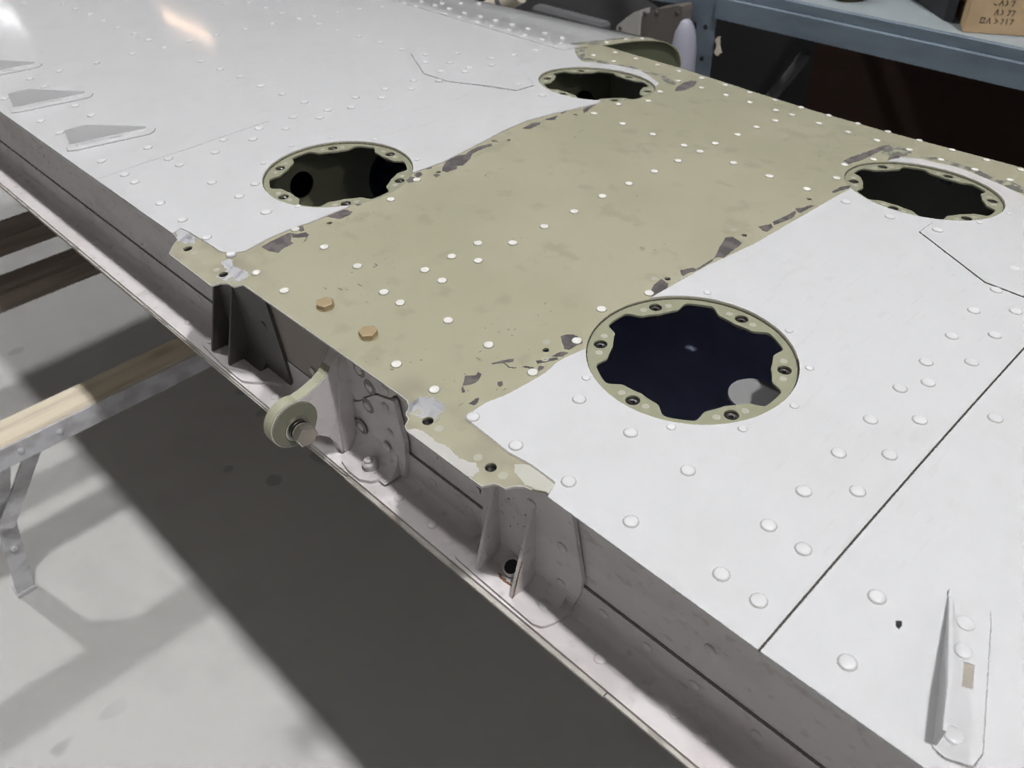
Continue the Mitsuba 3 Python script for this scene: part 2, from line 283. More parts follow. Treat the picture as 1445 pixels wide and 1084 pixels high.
SEAM = [[0.1213,0.0002],[0.1238,0.0593],[0.1164,0.3101]]
SEAML = [[-0.5345,0.003],[-0.5269,0.0938],[-0.5257,0.168]]
TAB_L = [[-0.4032,0.0011],[-0.3942,0.0005],[-0.3881,-0.0009],[-0.3825,-0.008],[-0.3744,-0.0152],[-0.3117,-0.0158],[-0.3097,-0.0096],[-0.3057,-0.0062],[-0.2982,-0.0055],[-0.2955,0.0002],[-0.29,0.0003]]
TAB_R = [[-0.1209,0.0008],[-0.114,0.0004],[-0.1088,-0.0022],[-0.1057,-0.0074],[-0.1013,-0.0089],[-0.0983,-0.014],[-0.0943,-0.0157],[-0.0334,-0.0158],[-0.0319,-0.0131],[-0.0305,-0.0105],[-0.0276,-0.0092],[-0.0231,-0.0084],[-0.0211,-0.0047],[-0.0173,-0.0012],[-0.0124,0.0],[-0.008,0.0007]]
DBL_L = [[-0.5977,0.4018],[-0.5298,0.3642],[-0.493,0.3657],[-0.4528,0.388],[-0.4243,0.4007],[-0.4247,0.4277],[-0.4926,0.4718]]
DBL_R = [[0.0101,0.4221],[0.0104,0.3981],[0.0748,0.3562],[0.1007,0.3553]]
CHIP = [[0.157,0.0522],[0.1589,0.0541],[0.1601,0.0519],[0.1601,0.0494],[0.1585,0.0497]]
SEALANT = [[[-0.105,0.038],[-0.1029,0.0399],[-0.1004,0.0428],[-0.1014,0.0457],[-0.0988,0.0457],[-0.0966,0.0426],[-0.0953,0.0381],[-0.0971,0.034],[-0.0991,0.0311]],[[-0.0991,0.0311],[-0.0975,0.0283],[-0.0947,0.0266],[-0.0944,0.0283],[-0.0968,0.0296]],[[-0.0851,0.0229],[-0.0848,0.0293],[-0.0838,0.0302],[-0.0817,0.0273],[-0.0814,0.0238]],[[-0.0863,0.0469],[-0.0847,0.0497],[-0.0822,0.0477],[-0.0821,0.0452],[-0.0845,0.0456]],[[-0.1018,0.0569],[-0.0976,0.0649],[-0.0945,0.0693],[-0.093,0.0668],[-0.0944,0.0647],[-0.0964,0.0626],[-0.0907,0.062],[-0.0874,0.0643],[-0.0871,0.0635],[-0.0908,0.0612],[-0.0967,0.0619],[-0.1006,0.0567]],[[-0.0888,0.1051],[-0.0873,0.109],[-0.0841,0.112],[-0.0784,0.1122],[-0.0743,0.1093],[-0.0753,0.1044],[-0.0757,0.0983],[-0.0786,0.0972],[-0.0839,0.1013]],[[-0.083,0.0766],[-0.0812,0.0799],[-0.0759,0.0879],[-0.0742,0.0871],[-0.078,0.0797],[-0.0807,0.0757]],[[-0.0852,0.0671],[-0.0841,0.0695],[-0.0798,0.0712],[-0.0786,0.07],[-0.0827,0.0681]],[[-0.0768,0.0717],[-0.0786,0.0746],[-0.0758,0.0763],[-0.0748,0.0742],[-0.0751,0.0705]],[[-0.0784,0.0927],[-0.0766,0.0951],[-0.074,0.0959],[-0.074,0.0911],[-0.0768,0.0878],[-0.0789,0.0869]],[[-0.0801,0.1857],[-0.0828,0.1926],[-0.0837,0.2016],[-0.0765,0.2001],[-0.0733,0.1949],[-0.0726,0.1888],[-0.0735,0.1814],[-0.0742,0.1775],[-0.0769,0.1833]],[[-0.0813,0.2199],[-0.0773,0.2292],[-0.0737,0.2294],[-0.0733,0.2263],[-0.0755,0.2211],[-0.0753,0.2154],[-0.078,0.2163]],[[-0.0743,0.2297],[-0.0745,0.2402],[-0.0742,0.2514],[-0.0728,0.2465],[-0.0727,0.2358],[-0.0731,0.2288]],[[-0.0742,0.2514],[-0.0804,0.2663],[-0.086,0.2828],[-0.0835,0.2872],[-0.0764,0.2857],[-0.0721,0.2833],[-0.0713,0.2689],[-0.0695,0.2562],[-0.0725,0.2547]],[[-0.0787,0.316],[-0.0745,0.327],[-0.0706,0.3228],[-0.0696,0.3134],[-0.0731,0.3126]],[[-0.0756,0.331],[-0.0739,0.3489],[-0.069,0.3441],[-0.0706,0.3364],[-0.0719,0.3272]],[[-0.0739,0.3489],[-0.0745,0.3629],[-0.0711,0.3582],[-0.0685,0.3467],[-0.0698,0.3453]],[[-0.076,0.3655],[-0.073,0.3711],[-0.0718,0.3789],[-0.0685,0.3828],[-0.0693,0.3623],[-0.071,0.3604]],[[-0.3286,0.216],[-0.3361,0.227],[-0.3379,0.2405],[-0.3344,0.2479],[-0.3369,0.2533],[-0.3397,0.2668],[-0.3363,0.2809],[-0.3324,0.2785],[-0.3329,0.2635],[-0.3314,0.2529],[-0.3251,0.2455],[-0.3189,0.2309],[-0.3219,0.2262],[-0.3176,0.2231],[-0.3181,0.2126],[-0.3231,0.2106]],[[-0.3314,0.1788],[-0.3341,0.1845],[-0.3297,0.1871],[-0.3252,0.1813],[-0.3265,0.1762]],[[-0.3342,0.1895],[-0.3365,0.1942],[-0.3334,0.1965],[-0.3284,0.1917],[-0.3289,0.1872]],[[-0.3386,0.2045],[-0.3372,0.2119],[-0.3337,0.2074],[-0.3359,0.2036]],[[-0.3229,0.2004],[-0.3225,0.2042],[-0.3186,0.2045],[-0.3176,0.1993]],[[-0.3417,0.2853],[-0.3402,0.2895],[-0.3351,0.2886],[-0.3375,0.2853]],[[-0.3434,0.3284],[-0.3468,0.3448],[-0.3439,0.3533],[-0.3403,0.3496],[-0.3378,0.3322]],[[-0.3455,0.3621],[-0.3456,0.3703],[-0.3453,0.3791],[-0.3387,0.3684],[-0.3423,0.3632]],[[-0.3487,0.3865],[-0.3506,0.396],[-0.3472,0.3942],[-0.3463,0.3876]],[[-0.3283,0.0363],[-0.3297,0.0449],[-0.3298,0.0618],[-0.3225,0.0591],[-0.3188,0.0555],[-0.3142,0.0551],[-0.3142,0.0463],[-0.3116,0.04],[-0.3195,0.0364]],[[-0.3298,0.0618],[-0.3235,0.065],[-0.3209,0.0708],[-0.3162,0.0702],[-0.3106,0.0638],[-0.3091,0.0606],[-0.3143,0.0673],[-0.3177,0.0632],[-0.3218,0.0596]],[[-0.3314,0.0709],[-0.3321,0.0751],[-0.3246,0.0722],[-0.3241,0.0691],[-0.3287,0.0685]],[[-0.3312,0.0854],[-0.3317,0.0924],[-0.3292,0.0996],[-0.3291,0.1086],[-0.3257,0.113],[-0.3192,0.1137],[-0.3172,0.1091],[-0.3177,0.1004],[-0.3246,0.0975],[-0.3297,0.0955]],[[-0.3298,0.1776],[-0.3318,0.1818],[-0.3291,0.186],[-0.3245,0.1796],[-0.3265,0.1762]],[[-0.3349,0.1914],[-0.335,0.1961],[-0.33,0.1945],[-0.3278,0.1888],[-0.3314,0.1885]],[[-0.3283,0.1224],[-0.3262,0.1261],[-0.324,0.1262],[-0.3249,0.1228]],[[-0.3323,0.557],[-0.3408,0.5832],[-0.3413,0.5988],[-0.3345,0.6003],[-0.3248,0.5801],[-0.3199,0.554],[-0.3244,0.5438]],[[-0.3419,0.4134],[-0.3458,0.4375],[-0.3437,0.4369],[-0.3397,0.4225],[-0.3344,0.4105],[-0.3343,0.4057]],[[-0.1014,0.493],[-0.1018,0.5072],[-0.0995,0.5388],[-0.0981,0.5684],[-0.095,0.5769],[-0.0924,0.556],[-0.0923,0.5296],[-0.0918,0.5089],[-0.0947,0.4905]],[[-0.08,0.5409],[-0.0761,0.5531],[-0.0693,0.5437],[-0.0719,0.5349],[-0.0763,0.5299]],[[-0.0728,0.4184],[-0.0733,0.4336],[-0.0689,0.4436],[-0.0671,0.4365],[-0.0697,0.4243],[-0.0705,0.4176]]]
GREYP = [[[-0.5117,0.5898],[-0.5265,0.6137],[-0.5333,0.6337],[-0.53,0.6628],[-0.5282,0.6922],[-0.527,0.7318],[-0.5225,0.7515],[-0.5166,0.7185],[-0.5181,0.6746],[-0.5167,0.637],[-0.5108,0.6153],[-0.4987,0.5942],[-0.4822,0.5776],[-0.4684,0.5711],[-0.457,0.5672],[-0.4619,0.5521],[-0.4782,0.5592]],[[-0.4663,0.5687],[-0.4381,0.5775],[-0.4202,0.5865],[-0.4051,0.5843],[-0.3881,0.5864],[-0.3695,0.586],[-0.3502,0.5768],[-0.3387,0.5659],[-0.3466,0.5624],[-0.3698,0.5743],[-0.3927,0.5779],[-0.4124,0.5767],[-0.4321,0.5703],[-0.4493,0.5628]],[[-0.0913,0.5507],[-0.0957,0.5722],[-0.0864,0.5793],[-0.0761,0.5808],[-0.0688,0.564],[-0.0735,0.5504],[-0.0809,0.5429],[-0.0881,0.5422]],[[-0.0665,0.5743],[-0.0483,0.5815],[-0.0287,0.5811],[-0.016,0.5809],[0.0083,0.5677],[0.0182,0.5735],[0.029,0.569],[0.0345,0.5521],[0.023,0.5521],[0.01,0.5558],[-0.0139,0.5683],[-0.0376,0.571],[-0.0547,0.5684]]]
ALU = [[[-0.1108,-0.0017],[-0.1107,0.0044],[-0.1106,0.0079],[-0.1047,0.0119],[-0.0969,0.0134],[-0.0922,0.011],[-0.0912,0.0065],[-0.0888,0.0009],[-0.0906,-0.0046],[-0.0963,-0.0032],[-0.1054,-0.0062],[-0.1085,-0.005]],[[-0.4028,0.0057],[-0.4007,0.011],[-0.3791,0.0096],[-0.3722,0.005],[-0.3785,-0.0002],[-0.388,-0.0013]],[[-0.3338,0.0043],[-0.3319,0.0125],[-0.3218,0.0081],[-0.3069,0.0114],[-0.3011,0.0087],[-0.3005,0.0015],[-0.3068,-0.0053],[-0.3184,-0.0076],[-0.3207,0.0028]]]
WCHIP = [[[-0.0951,-0.0151],[-0.0929,-0.0122],[-0.0905,-0.0108],[-0.0857,-0.0096],[-0.0796,-0.0097],[-0.0757,-0.0105],[-0.0706,-0.0089],[-0.065,-0.0087],[-0.0576,-0.0103],[-0.0518,-0.0086],[-0.0473,-0.0068],[-0.0422,-0.009],[-0.042,-0.0134],[-0.0424,-0.016],[-0.0714,-0.0168],[-0.0918,-0.0157]]]
PALE = [[[-0.0318,0.0071],[-0.0243,0.0128],[-0.0068,0.0119],[-0.0039,0.0026],[-0.0119,0.0018],[-0.0175,0.0005],[-0.0277,0.003]]]
RIV_VERT = [[-0.7431,-0.088],[-0.7031,-0.0866],[-0.6601,-0.0858],[-0.6211,-0.0861],[-0.5833,-0.0871],[-0.5435,-0.0875],[-0.5036,-0.0884],[-0.4621,-0.0888],[-0.4337,-0.0886],[-0.1223,-0.0926],[-0.0868,-0.0924],[0.0257,-0.0921],[0.057,-0.0918],[0.0887,-0.093],[0.1263,-0.0944],[-0.8809,-0.0882],[-0.8334,-0.0891],[-0.7836,-0.0876],[-0.7439,-0.0862],[-0.7024,-0.0858],[-0.2568,-0.0718]]
RIV_WEB = [[0.0919,-0.0579],[-0.7772,-0.0559]]
RIV_LEDGE = [[-0.7705,0.0086],[-0.7262,0.0077],[-0.6836,0.0069],[-0.637,0.0074],[-0.592,0.0074],[-0.548,0.0075],[-0.5034,0.0075],[-0.4835,0.0073],[-0.4367,0.0041],[-0.1405,0.0014],[-0.1059,0.0017],[0.037,0.0031],[0.0868,0.0063],[0.1062,0.0066],[-0.294,0.001]]
PLATE_UP = [[-0.213,-0.0273],[-0.1988,-0.0629],[-0.1928,-0.0604],[-0.1812,-0.0493],[-0.1691,-0.0402],[-0.1546,-0.0357],[-0.1489,-0.0274]]
PLATE_LO = [[-0.1999,-0.0646],[-0.1929,-0.0607],[-0.1813,-0.0499],[-0.1692,-0.0407],[-0.1613,-0.0386],[-0.1547,-0.0363],[-0.1503,-0.0351],[-0.1446,-0.0698],[-0.1468,-0.0756]]
PLATE_FT = [[-0.1999,-0.0015],[-0.1953,-0.0051],[-0.1849,-0.0078],[-0.1719,-0.0078],[-0.1646,-0.0037],[-0.1612,0.005],[-0.1594,0.0218],[-0.1624,0.0246]]
PLATE_RV = [[-0.1866,-0.03],[-0.1772,-0.0398],[-0.1817,-0.058],[-0.1931,-0.0858],[-0.2048,-0.1162],[-0.1586,-0.0311],[-0.1602,-0.0461],[-0.1594,-0.0687],[-0.1643,-0.0884]]
PLATE_BOLT = [[-0.1737,0.0067]]
FIN_SLOT_R = [[0.1834,0.0522],[0.1868,0.0543],[0.1895,0.047],[0.1863,0.0456]]
FIN_RIV_R = [[0.1792,0.0707],[0.1841,0.0569],[0.1967,0.0189]]
FIN_RIV_L = [[-0.6115,0.0195],[-0.5972,0.0593],[-0.5927,0.0725]]
BOX = [[-0.2056,1.0141],[-0.1394,1.0486],[-0.2741,1.093]]
LITDISC = [[-0.0035,0.1787],[0.0001,0.1956]]


# ------------------------------------------------------------------ lamps and room
FLOOR, CEIL = -0.814, 4.5
struct('floor', bx(-9, 6, -6, 5, FLOOR - .1, FLOOR), 'floor_epoxy', 'smooth grey painted concrete workshop floor')
struct('ceiling', bx(-9, 6, -6, 5, CEIL, CEIL + .1), 'ceiling_paint')
struct('wall_left', bx(-9.1, -9, -6, 5, FLOOR, CEIL), 'wall_paint')
struct('wall_right', bx(6, 6.1, -6, 5, FLOOR, CEIL), 'wall_paint')
struct('wall_front', bx(-9, 6, 5, 5.1, FLOOR, CEIL), 'wall_paint')
struct('wall_back', bx(-9, 6, -6.1, -6, FLOOR, CEIL), 'wall_paint')
LAMP_Z = 4.0
def ceiling_lamp(x, y, sx, sy, power, col=(1, .995, 1.0), where=''):
    k = thing('ceiling_lamp', 'white ceiling lamp hanging ' + where, 'lamp', 'ceiling lamps above the wing')
    obj('housing', bx(x - sx / 2 - .02, x + sx / 2 + .02, y - sy / 2 - .02, y + sy / 2 + .02, LAMP_Z + .0005, LAMP_Z + .06, .004), 'lamp_housing', k)
    m = bx(x - sx / 2, x + sx / 2, y - sy / 2, y + sy / 2, LAMP_Z - .006, LAMP_Z)
    obj('cable', trimesh.creation.cylinder(.006, CEIL - LAMP_Z - .0606, sections=10, transform=trimesh.transformations.translation_matrix((x, y, (CEIL + LAMP_Z + .0596) / 2))), 'lamp_housing', k)
    obj('diffuser', m, 'lamp_housing', k, emitter={'type': 'area', 'radiance': rgb(*[c * power for c in col])})
LAMP_Y = -0.092
for x, p in LAMPS: ceiling_lamp(x, LAMP_Y, .26, .17, p, where='over the left end of the wing' if x < -1 else 'over the middle of the wing' if x < 3 else 'beyond the right end of the wing')
def wall_lamp(a, b, r, power, col, label):
    k = thing('strip_lamp', label, 'lamp')
    a, b = np.array(a), np.array(b)
    obj('tube', tube([a, b], r, 12), 'lamp_housing', k, emitter={'type': 'area', 'radiance': rgb(*[c * power for c in col])})
    o = np.array([-.03, .03, 0])
    obj('housing', tube([a + o, b + o], r * 1.2, 8), 'lamp_housing', k)
wall_lamp((-7.27, 3.07, 1.55), (-6.99, 3.33, 1.74), .010, 13, (1, .66, .42), 'short warm strip lamp far off at the left end of the hall')
wall_lamp((-8.10, 1.62, 1.60), (-7.80, 1.95, 1.72), .012, 16, (1, 1, 1), 'short white strip lamp far off at the left end of the hall')

# ------------------------------------------------------------------ the wing
W = thing('aircraft_wing', 'white and primer green riveted aircraft wing section with four open round access holes', 'aircraft wing')
RH = .0635
HC = [(-0.0185, 0.1454), (-0.3858, 0.1481), (-0.3919, 0.493), (-0.0253, 0.4863)]
circ = lambda c, r, q=24: Point(*c).buffer(r, quad_segs=q)
holes4 = unary_union([circ(c, RH) for c in HC])
bolt_holes = unary_union([circ(c, .0021, 5) for c in HOLE] + [circ(c, .0033, 6) for c in HOLE_TAB])
XL, XR, YN = -1.85, .95, .572
LE = [(-.512, .640), (-.385, .637), (-.274, .6245), (-.2, .618), (-.12, .6175), (.011, .627), (XR, .627)]
base = Polygon([(-.46, .004), (-.406, .004)] + TAB_L + TAB_R[:-1] + [(-.0128, .0005), (-.006, .004), (.03, .004), (.03, .44), (XR, .44)] + LE[::-1] + [(-.512, .565), (-.56, .5), (-.46, .3)])
base = base.buffer(0).difference(holes4).difference(bolt_holes)
GS = obj('primer_skin', sheet(base, -.0022, -.0008), 'primer_paint', W, smooth=30)
tag(GS, 'bare primer green skin strip between the white panels')
left = Polygon([(XL, 0)] + WL + [(-.512, YN + .006), (XL, YN + .006)]).buffer(0).difference(holes4.buffer(.0003))
seam_x = .1225
right = Polygon(WR + [(seam_x - .0006, .0), (seam_x - .0006, .545)] + WRtop).buffer(0).difference(holes4.buffer(.0003))
far = Polygon([(seam_x + .0006, 0), (XR, 0), (XR, .545), (seam_x + .0006, .545)])
WS = obj('white_skin', sheet(left, -.0022, 0), 'white_paint', W, smooth=30); tag(WS, 'white skin panel left of the green strip')
WS1 = obj('white_skin', sheet(right, -.0008, 0), 'white_paint', W, smooth=30); tag(WS1, 'white skin panel right of the green strip')
WS2 = obj('white_skin', sheet(far, -.0022, 0), 'white_paint', W, smooth=30); tag(WS2, 'white skin panel beyond the dark seam')
obj('seam_sealant', sheet(sbox(seam_x - .0012, .0005, seam_x + .0012, .5445), -.0016, -.0006), 'joint_dirt', W)
under = Polygon([(-.06, .004), (seam_x + .02, .004), (seam_x + .02, .50), (-.06, .50)]).difference(holes4.buffer(.001))
obj('inner_skin', sheet(under, -.0028, -.0017), 'inner_blue', W)
# doubler plates with a dirty joint at their rim
dl = Polygon(DBL_L + [(-.56, .53), (-.66, .50)]).buffer(0)
dr_ = Polygon([DBL_R[0], DBL_R[1], DBL_R[2], (.101, .3555), (seam_x - .002, .3565), (seam_x - .002, .427)])
DL = obj('doubler_plate', sheet(dl, .0001, .0006), 'white_paint', W, smooth=30)
DR = obj('doubler_plate', sheet(dr_, .0001, .0007), 'white_paint', W, smooth=30)
def joint(pts, w):
    obj('joint_line', sheet(LineString(pts).buffer(w, cap_style='flat', join_style='mitre'), .00012, .00035), 'joint_dirt', W)
joint(DBL_L[:6], .00045)
joint(DBL_L[5:], .0003)
joint([DBL_R[0], DBL_R[1], DBL_R[2], (.101, .3555), (seam_x - .003, .3565)], .0006)
obj('joint_line', sheet(LineString([(-.5345, .003), (-.5269, .0938), (-.5257, .168)]).buffer(.00022, cap_style='flat'), .0001, .0002), 'faint_line', W)
# rivets
rv = {k: mikit.ply(dome(r, h, n), m, 40) for k, r, h, n, m in (
    ('white', .0037, .0017, 20, 'white_rivet_paint'), ('small', .0024, .0010, 14, 'white_rivet_paint'), ('green', .0034, .0015, 20, 'rivet_silver'),
    ('web', .0035, .0013, 16, 'web_paint'))}
rv['white'] = rim_dome(.0037, .0016, 22, 'rivet_colour', (.58, .583, .588), (.40, .39, .375))
rv['small'] = rim_dome(.0024, .0010, 16, 'rivet_colour', (.58, .583, .588), (.42, .41, .395), .0003)
rv['green'] = rim_dome(.0033, .0016, 20, 'rivet_colour', (.63, .625, .585), (.24, .225, .16), .0003)
rv['flush'] = mikit.ply(lathe([(0, -.0003), (.0026, -.0003), (.0026, .0001), (.0022, .0002), (.0006, .0002), (.0004, .0001), (0, .0001)], 16), 'flush_metal', 40)
def rivets(pts, kind, dz, parent):
    for x, y in pts: put('rivet', rv[kind], place(x, y, dz), parent)
rivets([p for p in RIV_WL if p[1] < .6], 'white', 0, WS)
rivets(RIV_DL, 'white', .0006, DL); rivets(RIV_DR, 'white', .0007, DR)
rivets(RIV_WR, 'white', 0, WS1); rivets(RIV_WF, 'white', 0, WS2)
rivets([p for p in RIV_S if p[0] < -.2], 'small', 0, WS); rivets([p for p in RIV_S if p[0] >= -.2], 'small', 0, WS1)
rivets(RIV_G, 'green', -.0008, GS); rivets(FLUSH, 'flush', -.0008, GS)
hx = mikit.ply(hexhead(.0062, .0035), 'bronze')
ws = mikit.ply(lathe([(0, -.0004), (.0062, -.0004), (.0062, .0005), (.0045, .0005), (0, .0005)], 20), 'bronze')
for i, c in enumerate(HEX):
    k = put('hex_bolt', hx, place(c[0], c[1], -.0004, .35 + .5 * i), GS); labels[k] = {'label': 'brass coloured hexagon bolt head'}
    put('washer', ws, place(c[0], c[1], -.0008), GS)
# remnants on the primer
for i, s in enumerate(SEALANT): obj('sealant_remnant', sheet(rough(s, .0004, i), -.0009, -.00062), 'sealant', GS)
for i, s in enumerate(GREYP): obj('stripped_patch', sheet(rough(s, .0008, i).difference(holes4.buffer(.0005)), -.0009, -.00072), 'stripped_primer', GS)
clip = base.buffer(-.0003)
for i, s in enumerate(ALU): obj('bare_metal_patch', sheet(rough(s, .0012, i).intersection(clip), -.0009, -.00072), 'bare_aluminium', GS)
for i, s in enumerate(WCHIP): obj('white_paint_remnant', sheet(rough(s, .0009, i).intersection(clip), -.0009, -.00064), 'white_chip_highlight', GS)
for i, s in enumerate(PALE): obj('pale_patch', sheet(rough(s, .0006, i).intersection(clip), -.0009, -.00072), 'pale_primer', GS)
obj('black_hole_mark', sheet(Polygon(CHIP), -.0002, .0001), 'black_gap', WS2)

scene['edge_grime'] = matte((.33, .30, .255), .7)
for pts, w in ((WR[:20], .0007), (WL[3:21], .0006)):
    obj('paint_edge', sheet(LineString(pts).buffer(w).difference(holes4.buffer(.0008)).intersection(base), -.00085, -.00055), 'edge_grime', GS)
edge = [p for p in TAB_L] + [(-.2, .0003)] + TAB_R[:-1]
obj('edge_highlight', sheet(LineString(edge).buffer(.0004).intersection(base.buffer(.00012)), -.0021, -.00072), 'white_chip_highlight', GS)  # pale strip: a bright highlight painted along the trailing edge of the skin
sock = mikit.ply(lathe([(0, -.006), (.0046, -.006), (.0046, -.0016), (.0033, -.0016), (.0033, -.0045), (0, -.0045)], 20), 'dark_steel', 40)  # closed dark cups, added under the tab holes to darken them
for x, y in HOLE_TAB: put('added_dark_socket', sock, place(x, y, -.0007), GS)
# access rings
def ring_poly(rot):
    th = np.radians(np.arange(0, 360, 2.0)); deg = np.degrees(th)
    d = np.abs((deg - 30 - rot + 30) % 60 - 30)
    t = np.clip((d - 14) / 8, 0, 1); s = 1 - t * t * (3 - 2 * t)
    r = .0583 - (.0108 - .00018 * np.clip(d, 0, 14)) * s
    return r, th
nut = mikit.ply(lathe([(0, -.0042), (.0014, -.0042), (.0014, -.0016), (.0026, -.0012), (.0030, -.0024), (.0041, -.0024), (.0046, -.0002), (.0046, -.006), (0, -.006)][::-1], 18), 'dark_steel', 40)
for i, c in enumerate(HC):
    r, th = ring_poly(0)
    inner = Polygon(np.column_stack([c[0] + r * np.cos(th), c[1] + r * np.sin(th)]))
    bc = [(c[0] + .0555 * math.cos(a), c[1] + .0555 * math.sin(a), a) for a in np.radians(30 + 60 * np.arange(6))]
    body = circ(c, .0672, 32).difference(inner).difference(unary_union([circ(b[:2], .0043, 6) for b in bc]))
    R = obj('access_ring', sheet(body, -.0038, -.0023, .02), 'ring_primer', W, smooth=30)
    labels[R] = {'label': ('primer green ring of the %s open access hole' % ('nearest', 'left middle', 'far left', 'right')[i])}
    obj('dark_ring', sheet(circ(c, RH + .0004, 32).difference(circ(c, RH - .0006, 32)), -.00225, -.0019, .02), 'joint_dirt', R)  # thin dark ring just inside the hole edge
    for b in bc:
        put('nut', nut, place(b[0], b[1], -.0022), R)
        for sgn in (-1, 1):
            a = b[2] + sgn * .158
            put('rivet', rv['flush'], place(c[0] + .0555 * math.cos(a), c[1] + .0555 * math.sin(a), -.0023, 0, .9), R)
# inside of the box
zl = lambda y: -.112 - .085 * np.asarray(y)                       # lower skin
lowsec = Polygon([(-.0105, -.1125), (.62, float(zl(.62)) - .0005), (.62, float(zl(.62)) - .002), (-.0105, -.1138)])
obj('lower_skin', ext_x(lowsec, XL, XR), 'edge_paint', W)
obj('inner_floor', ext_x([(.03, float(zl(.03)) + .001), (.60, float(zl(.60)) + .001), (.60, float(zl(.60)) + .0002), (.03, float(zl(.03)) + .0002)], XL + .01, XR - .01), 'inner_blue', W)
for x, m in ((-.465, 'inner_green'), (-.20, 'inner_blue'), (.20, 'inner_blue')):
    yy = np.linspace(.03, .615, 24)
    g = Polygon(list(zip(yy, hs(yy) - .0045)) + list(zip(yy[::-1], zl(yy[::-1]) + .002)))
    if m == 'inner_green': g = g.difference(Point(.155, -.041).buffer(.013))
    for yc in ((.26, .35, .45, .55) if m == 'inner_green' else (.10, .22, .34, .46)): g = g.difference(Point(yc, float(hs(yc) + zl(yc)) / 2).buffer(.030, quad_segs=10))
    obj('inner_rib', ext_x(g, x - .001, x + .001), m, W)
dk = obj('grey_disc', trimesh.creation.cylinder(.0165, .002, sections=40, transform=trimesh.transformations.translation_matrix((.009, .1835, -.041))), 'grey_disc_paint', W, smooth=30)
labels[dk] = {'label': 'round pale grey plate inside the nearest hole'}
obj('disc_post', trimesh.creation.cylinder(.004, .082, sections=12, transform=trimesh.transformations.translation_matrix((.009, .1835, -.083))), 'inner_blue', W)
hz = [(-.46 + .012 + .004 * math.cos(t * 2 * math.pi), .262 + .0022 * t, -.062 + .004 * math.sin(t * 2 * math.pi)) for t in np.linspace(0, 9, 109)]
ck = obj('coil_spring', tube(hz, .0006, 8), 'steel', W); labels[ck] = {'label': 'fine coil inside the left middle hole'}

# nose
prof = [(.566, -.0275), (.600, -.0322), (.653, -.0415), (.6855, -.0462), (.707, -.0497), (.729, -.0541), (.755, -.0605), (.779, -.0684), (.798, -.0782), (.812, -.0895), (.8188, -.1019), (.8216, -.118), (.816, -.134), (.795, -.149), (.75, -.159), (.68, -.164), (.62, -.1665)]
prof = np.array(prof)
from scipy.interpolate import CubicSpline
tt = np.concatenate([[0], np.cumsum(np.linalg.norm(np.diff(prof, axis=0), axis=1))]); cs = CubicSpline(tt, prof)
fine = cs(np.linspace(0, tt[-1], 60))
def nose(x0, x1, off, t, lo=0, hi=None):
    d = np.gradient(fine, axis=0); n = np.column_stack([-d[:, 1], d[:, 0]]); n /= np.linalg.norm(n, axis=1)[:, None]
    if n[0, 1] < 0: n = -n
    o, i = (fine + n * off)[lo:hi], (fine + n * (off - t))[lo:hi]
    k = len(o)
    def tap(X, s): f_ = 1 - .5 * (-.5098 - X); return np.column_stack([np.full(len(s), X), .566 + (s[:, 0] - .566) * f_, s[:, 1]])
    V = np.vstack([tap(X, s) for X in (x0, x1) for s in (o, i)]); F4 = []
    for j in range(k - 1):
        F4 += [(j, j + 1, 2 * k + j + 1, 2 * k + j), (k + j, 3 * k + j, 3 * k + j + 1, k + j + 1), (j, k + j, k + j + 1, j + 1), (2 * k + j, 2 * k + j + 1, 3 * k + j + 1, 3 * k + j)]
    F4 += [(0, 2 * k, 3 * k, k), (k - 1, 2 * k - 1, 4 * k - 1, 3 * k - 1)]
    F4 = np.array(F4); m = trimesh.Trimesh(V, np.vstack([F4[:, [0, 1, 2]], F4[:, [0, 2, 3]]]), process=False); m.fix_normals(); return m
NS = obj('nose_skin', nose(XL, -.531, .0010, .0012), 'white_paint', W, smooth=30); tag(NS, 'white rounded leading edge skin')
obj('end_strip', nose(-.5312, -.5098, .0008, .0010, 0, 5), 'white_paint', NS, smooth=30)
obj('stripped_band', nose(-.5330, -.5245, .0004, .0010, 4), 'stripped_primer', NS, smooth=30)
NG = obj('nose_skin', nose(-.5312, -.5098, .0002, .0012), 'primer_paint', W, smooth=30); tag(NG, 'bare green end strip of the leading edge skin')
rib = Polygon(np.vstack([fine - [0, .0012], [(.60, -.165)]])).buffer(-.0006)
NR = obj('nose_rib', ext_x(rib, -.5165, -.5150), 'rib_primer', W); tag(NR, 'dark green end rib of the leading edge')
obj('front_spar', bx(XL, XR, .606, .6085, -.166, -.042), 'inner_green', W)
rivets([(x, y) for x, y in RIV_N], 'white', .0004, NS) if False else None
def nose_z(y, x=-.5098): return float(np.interp(.566 + (y - .566) / (1 - .5 * (-.5098 - x)), fine[:36, 0], fine[:36, 1]))
for x, y in RIV_N:
    m4 = place(x, y); m4[2, 3] = (nose_z(y, x) + .001) if y > YN - .004 and x < -.531 else float(hs(y))
    put('rivet', rv['white'], m4, NS)
for x, y in ((-.518, .66), (-.518, .70), (-.518, .735)):
    m4 = place(x, y); m4[2, 3] = nose_z(y) + .0002; put('rivet', rv['green'], m4, NG)

for x in (XL + .0015, XR - .003):
    yy = np.linspace(.012, .605, 20)
    obj('end_rib', ext_x(list(zip(yy, hs(yy) - .0025)) + list(zip(yy[::-1], zl(yy[::-1]) + .0008)), x, x + .0015), 'web_paint', W)
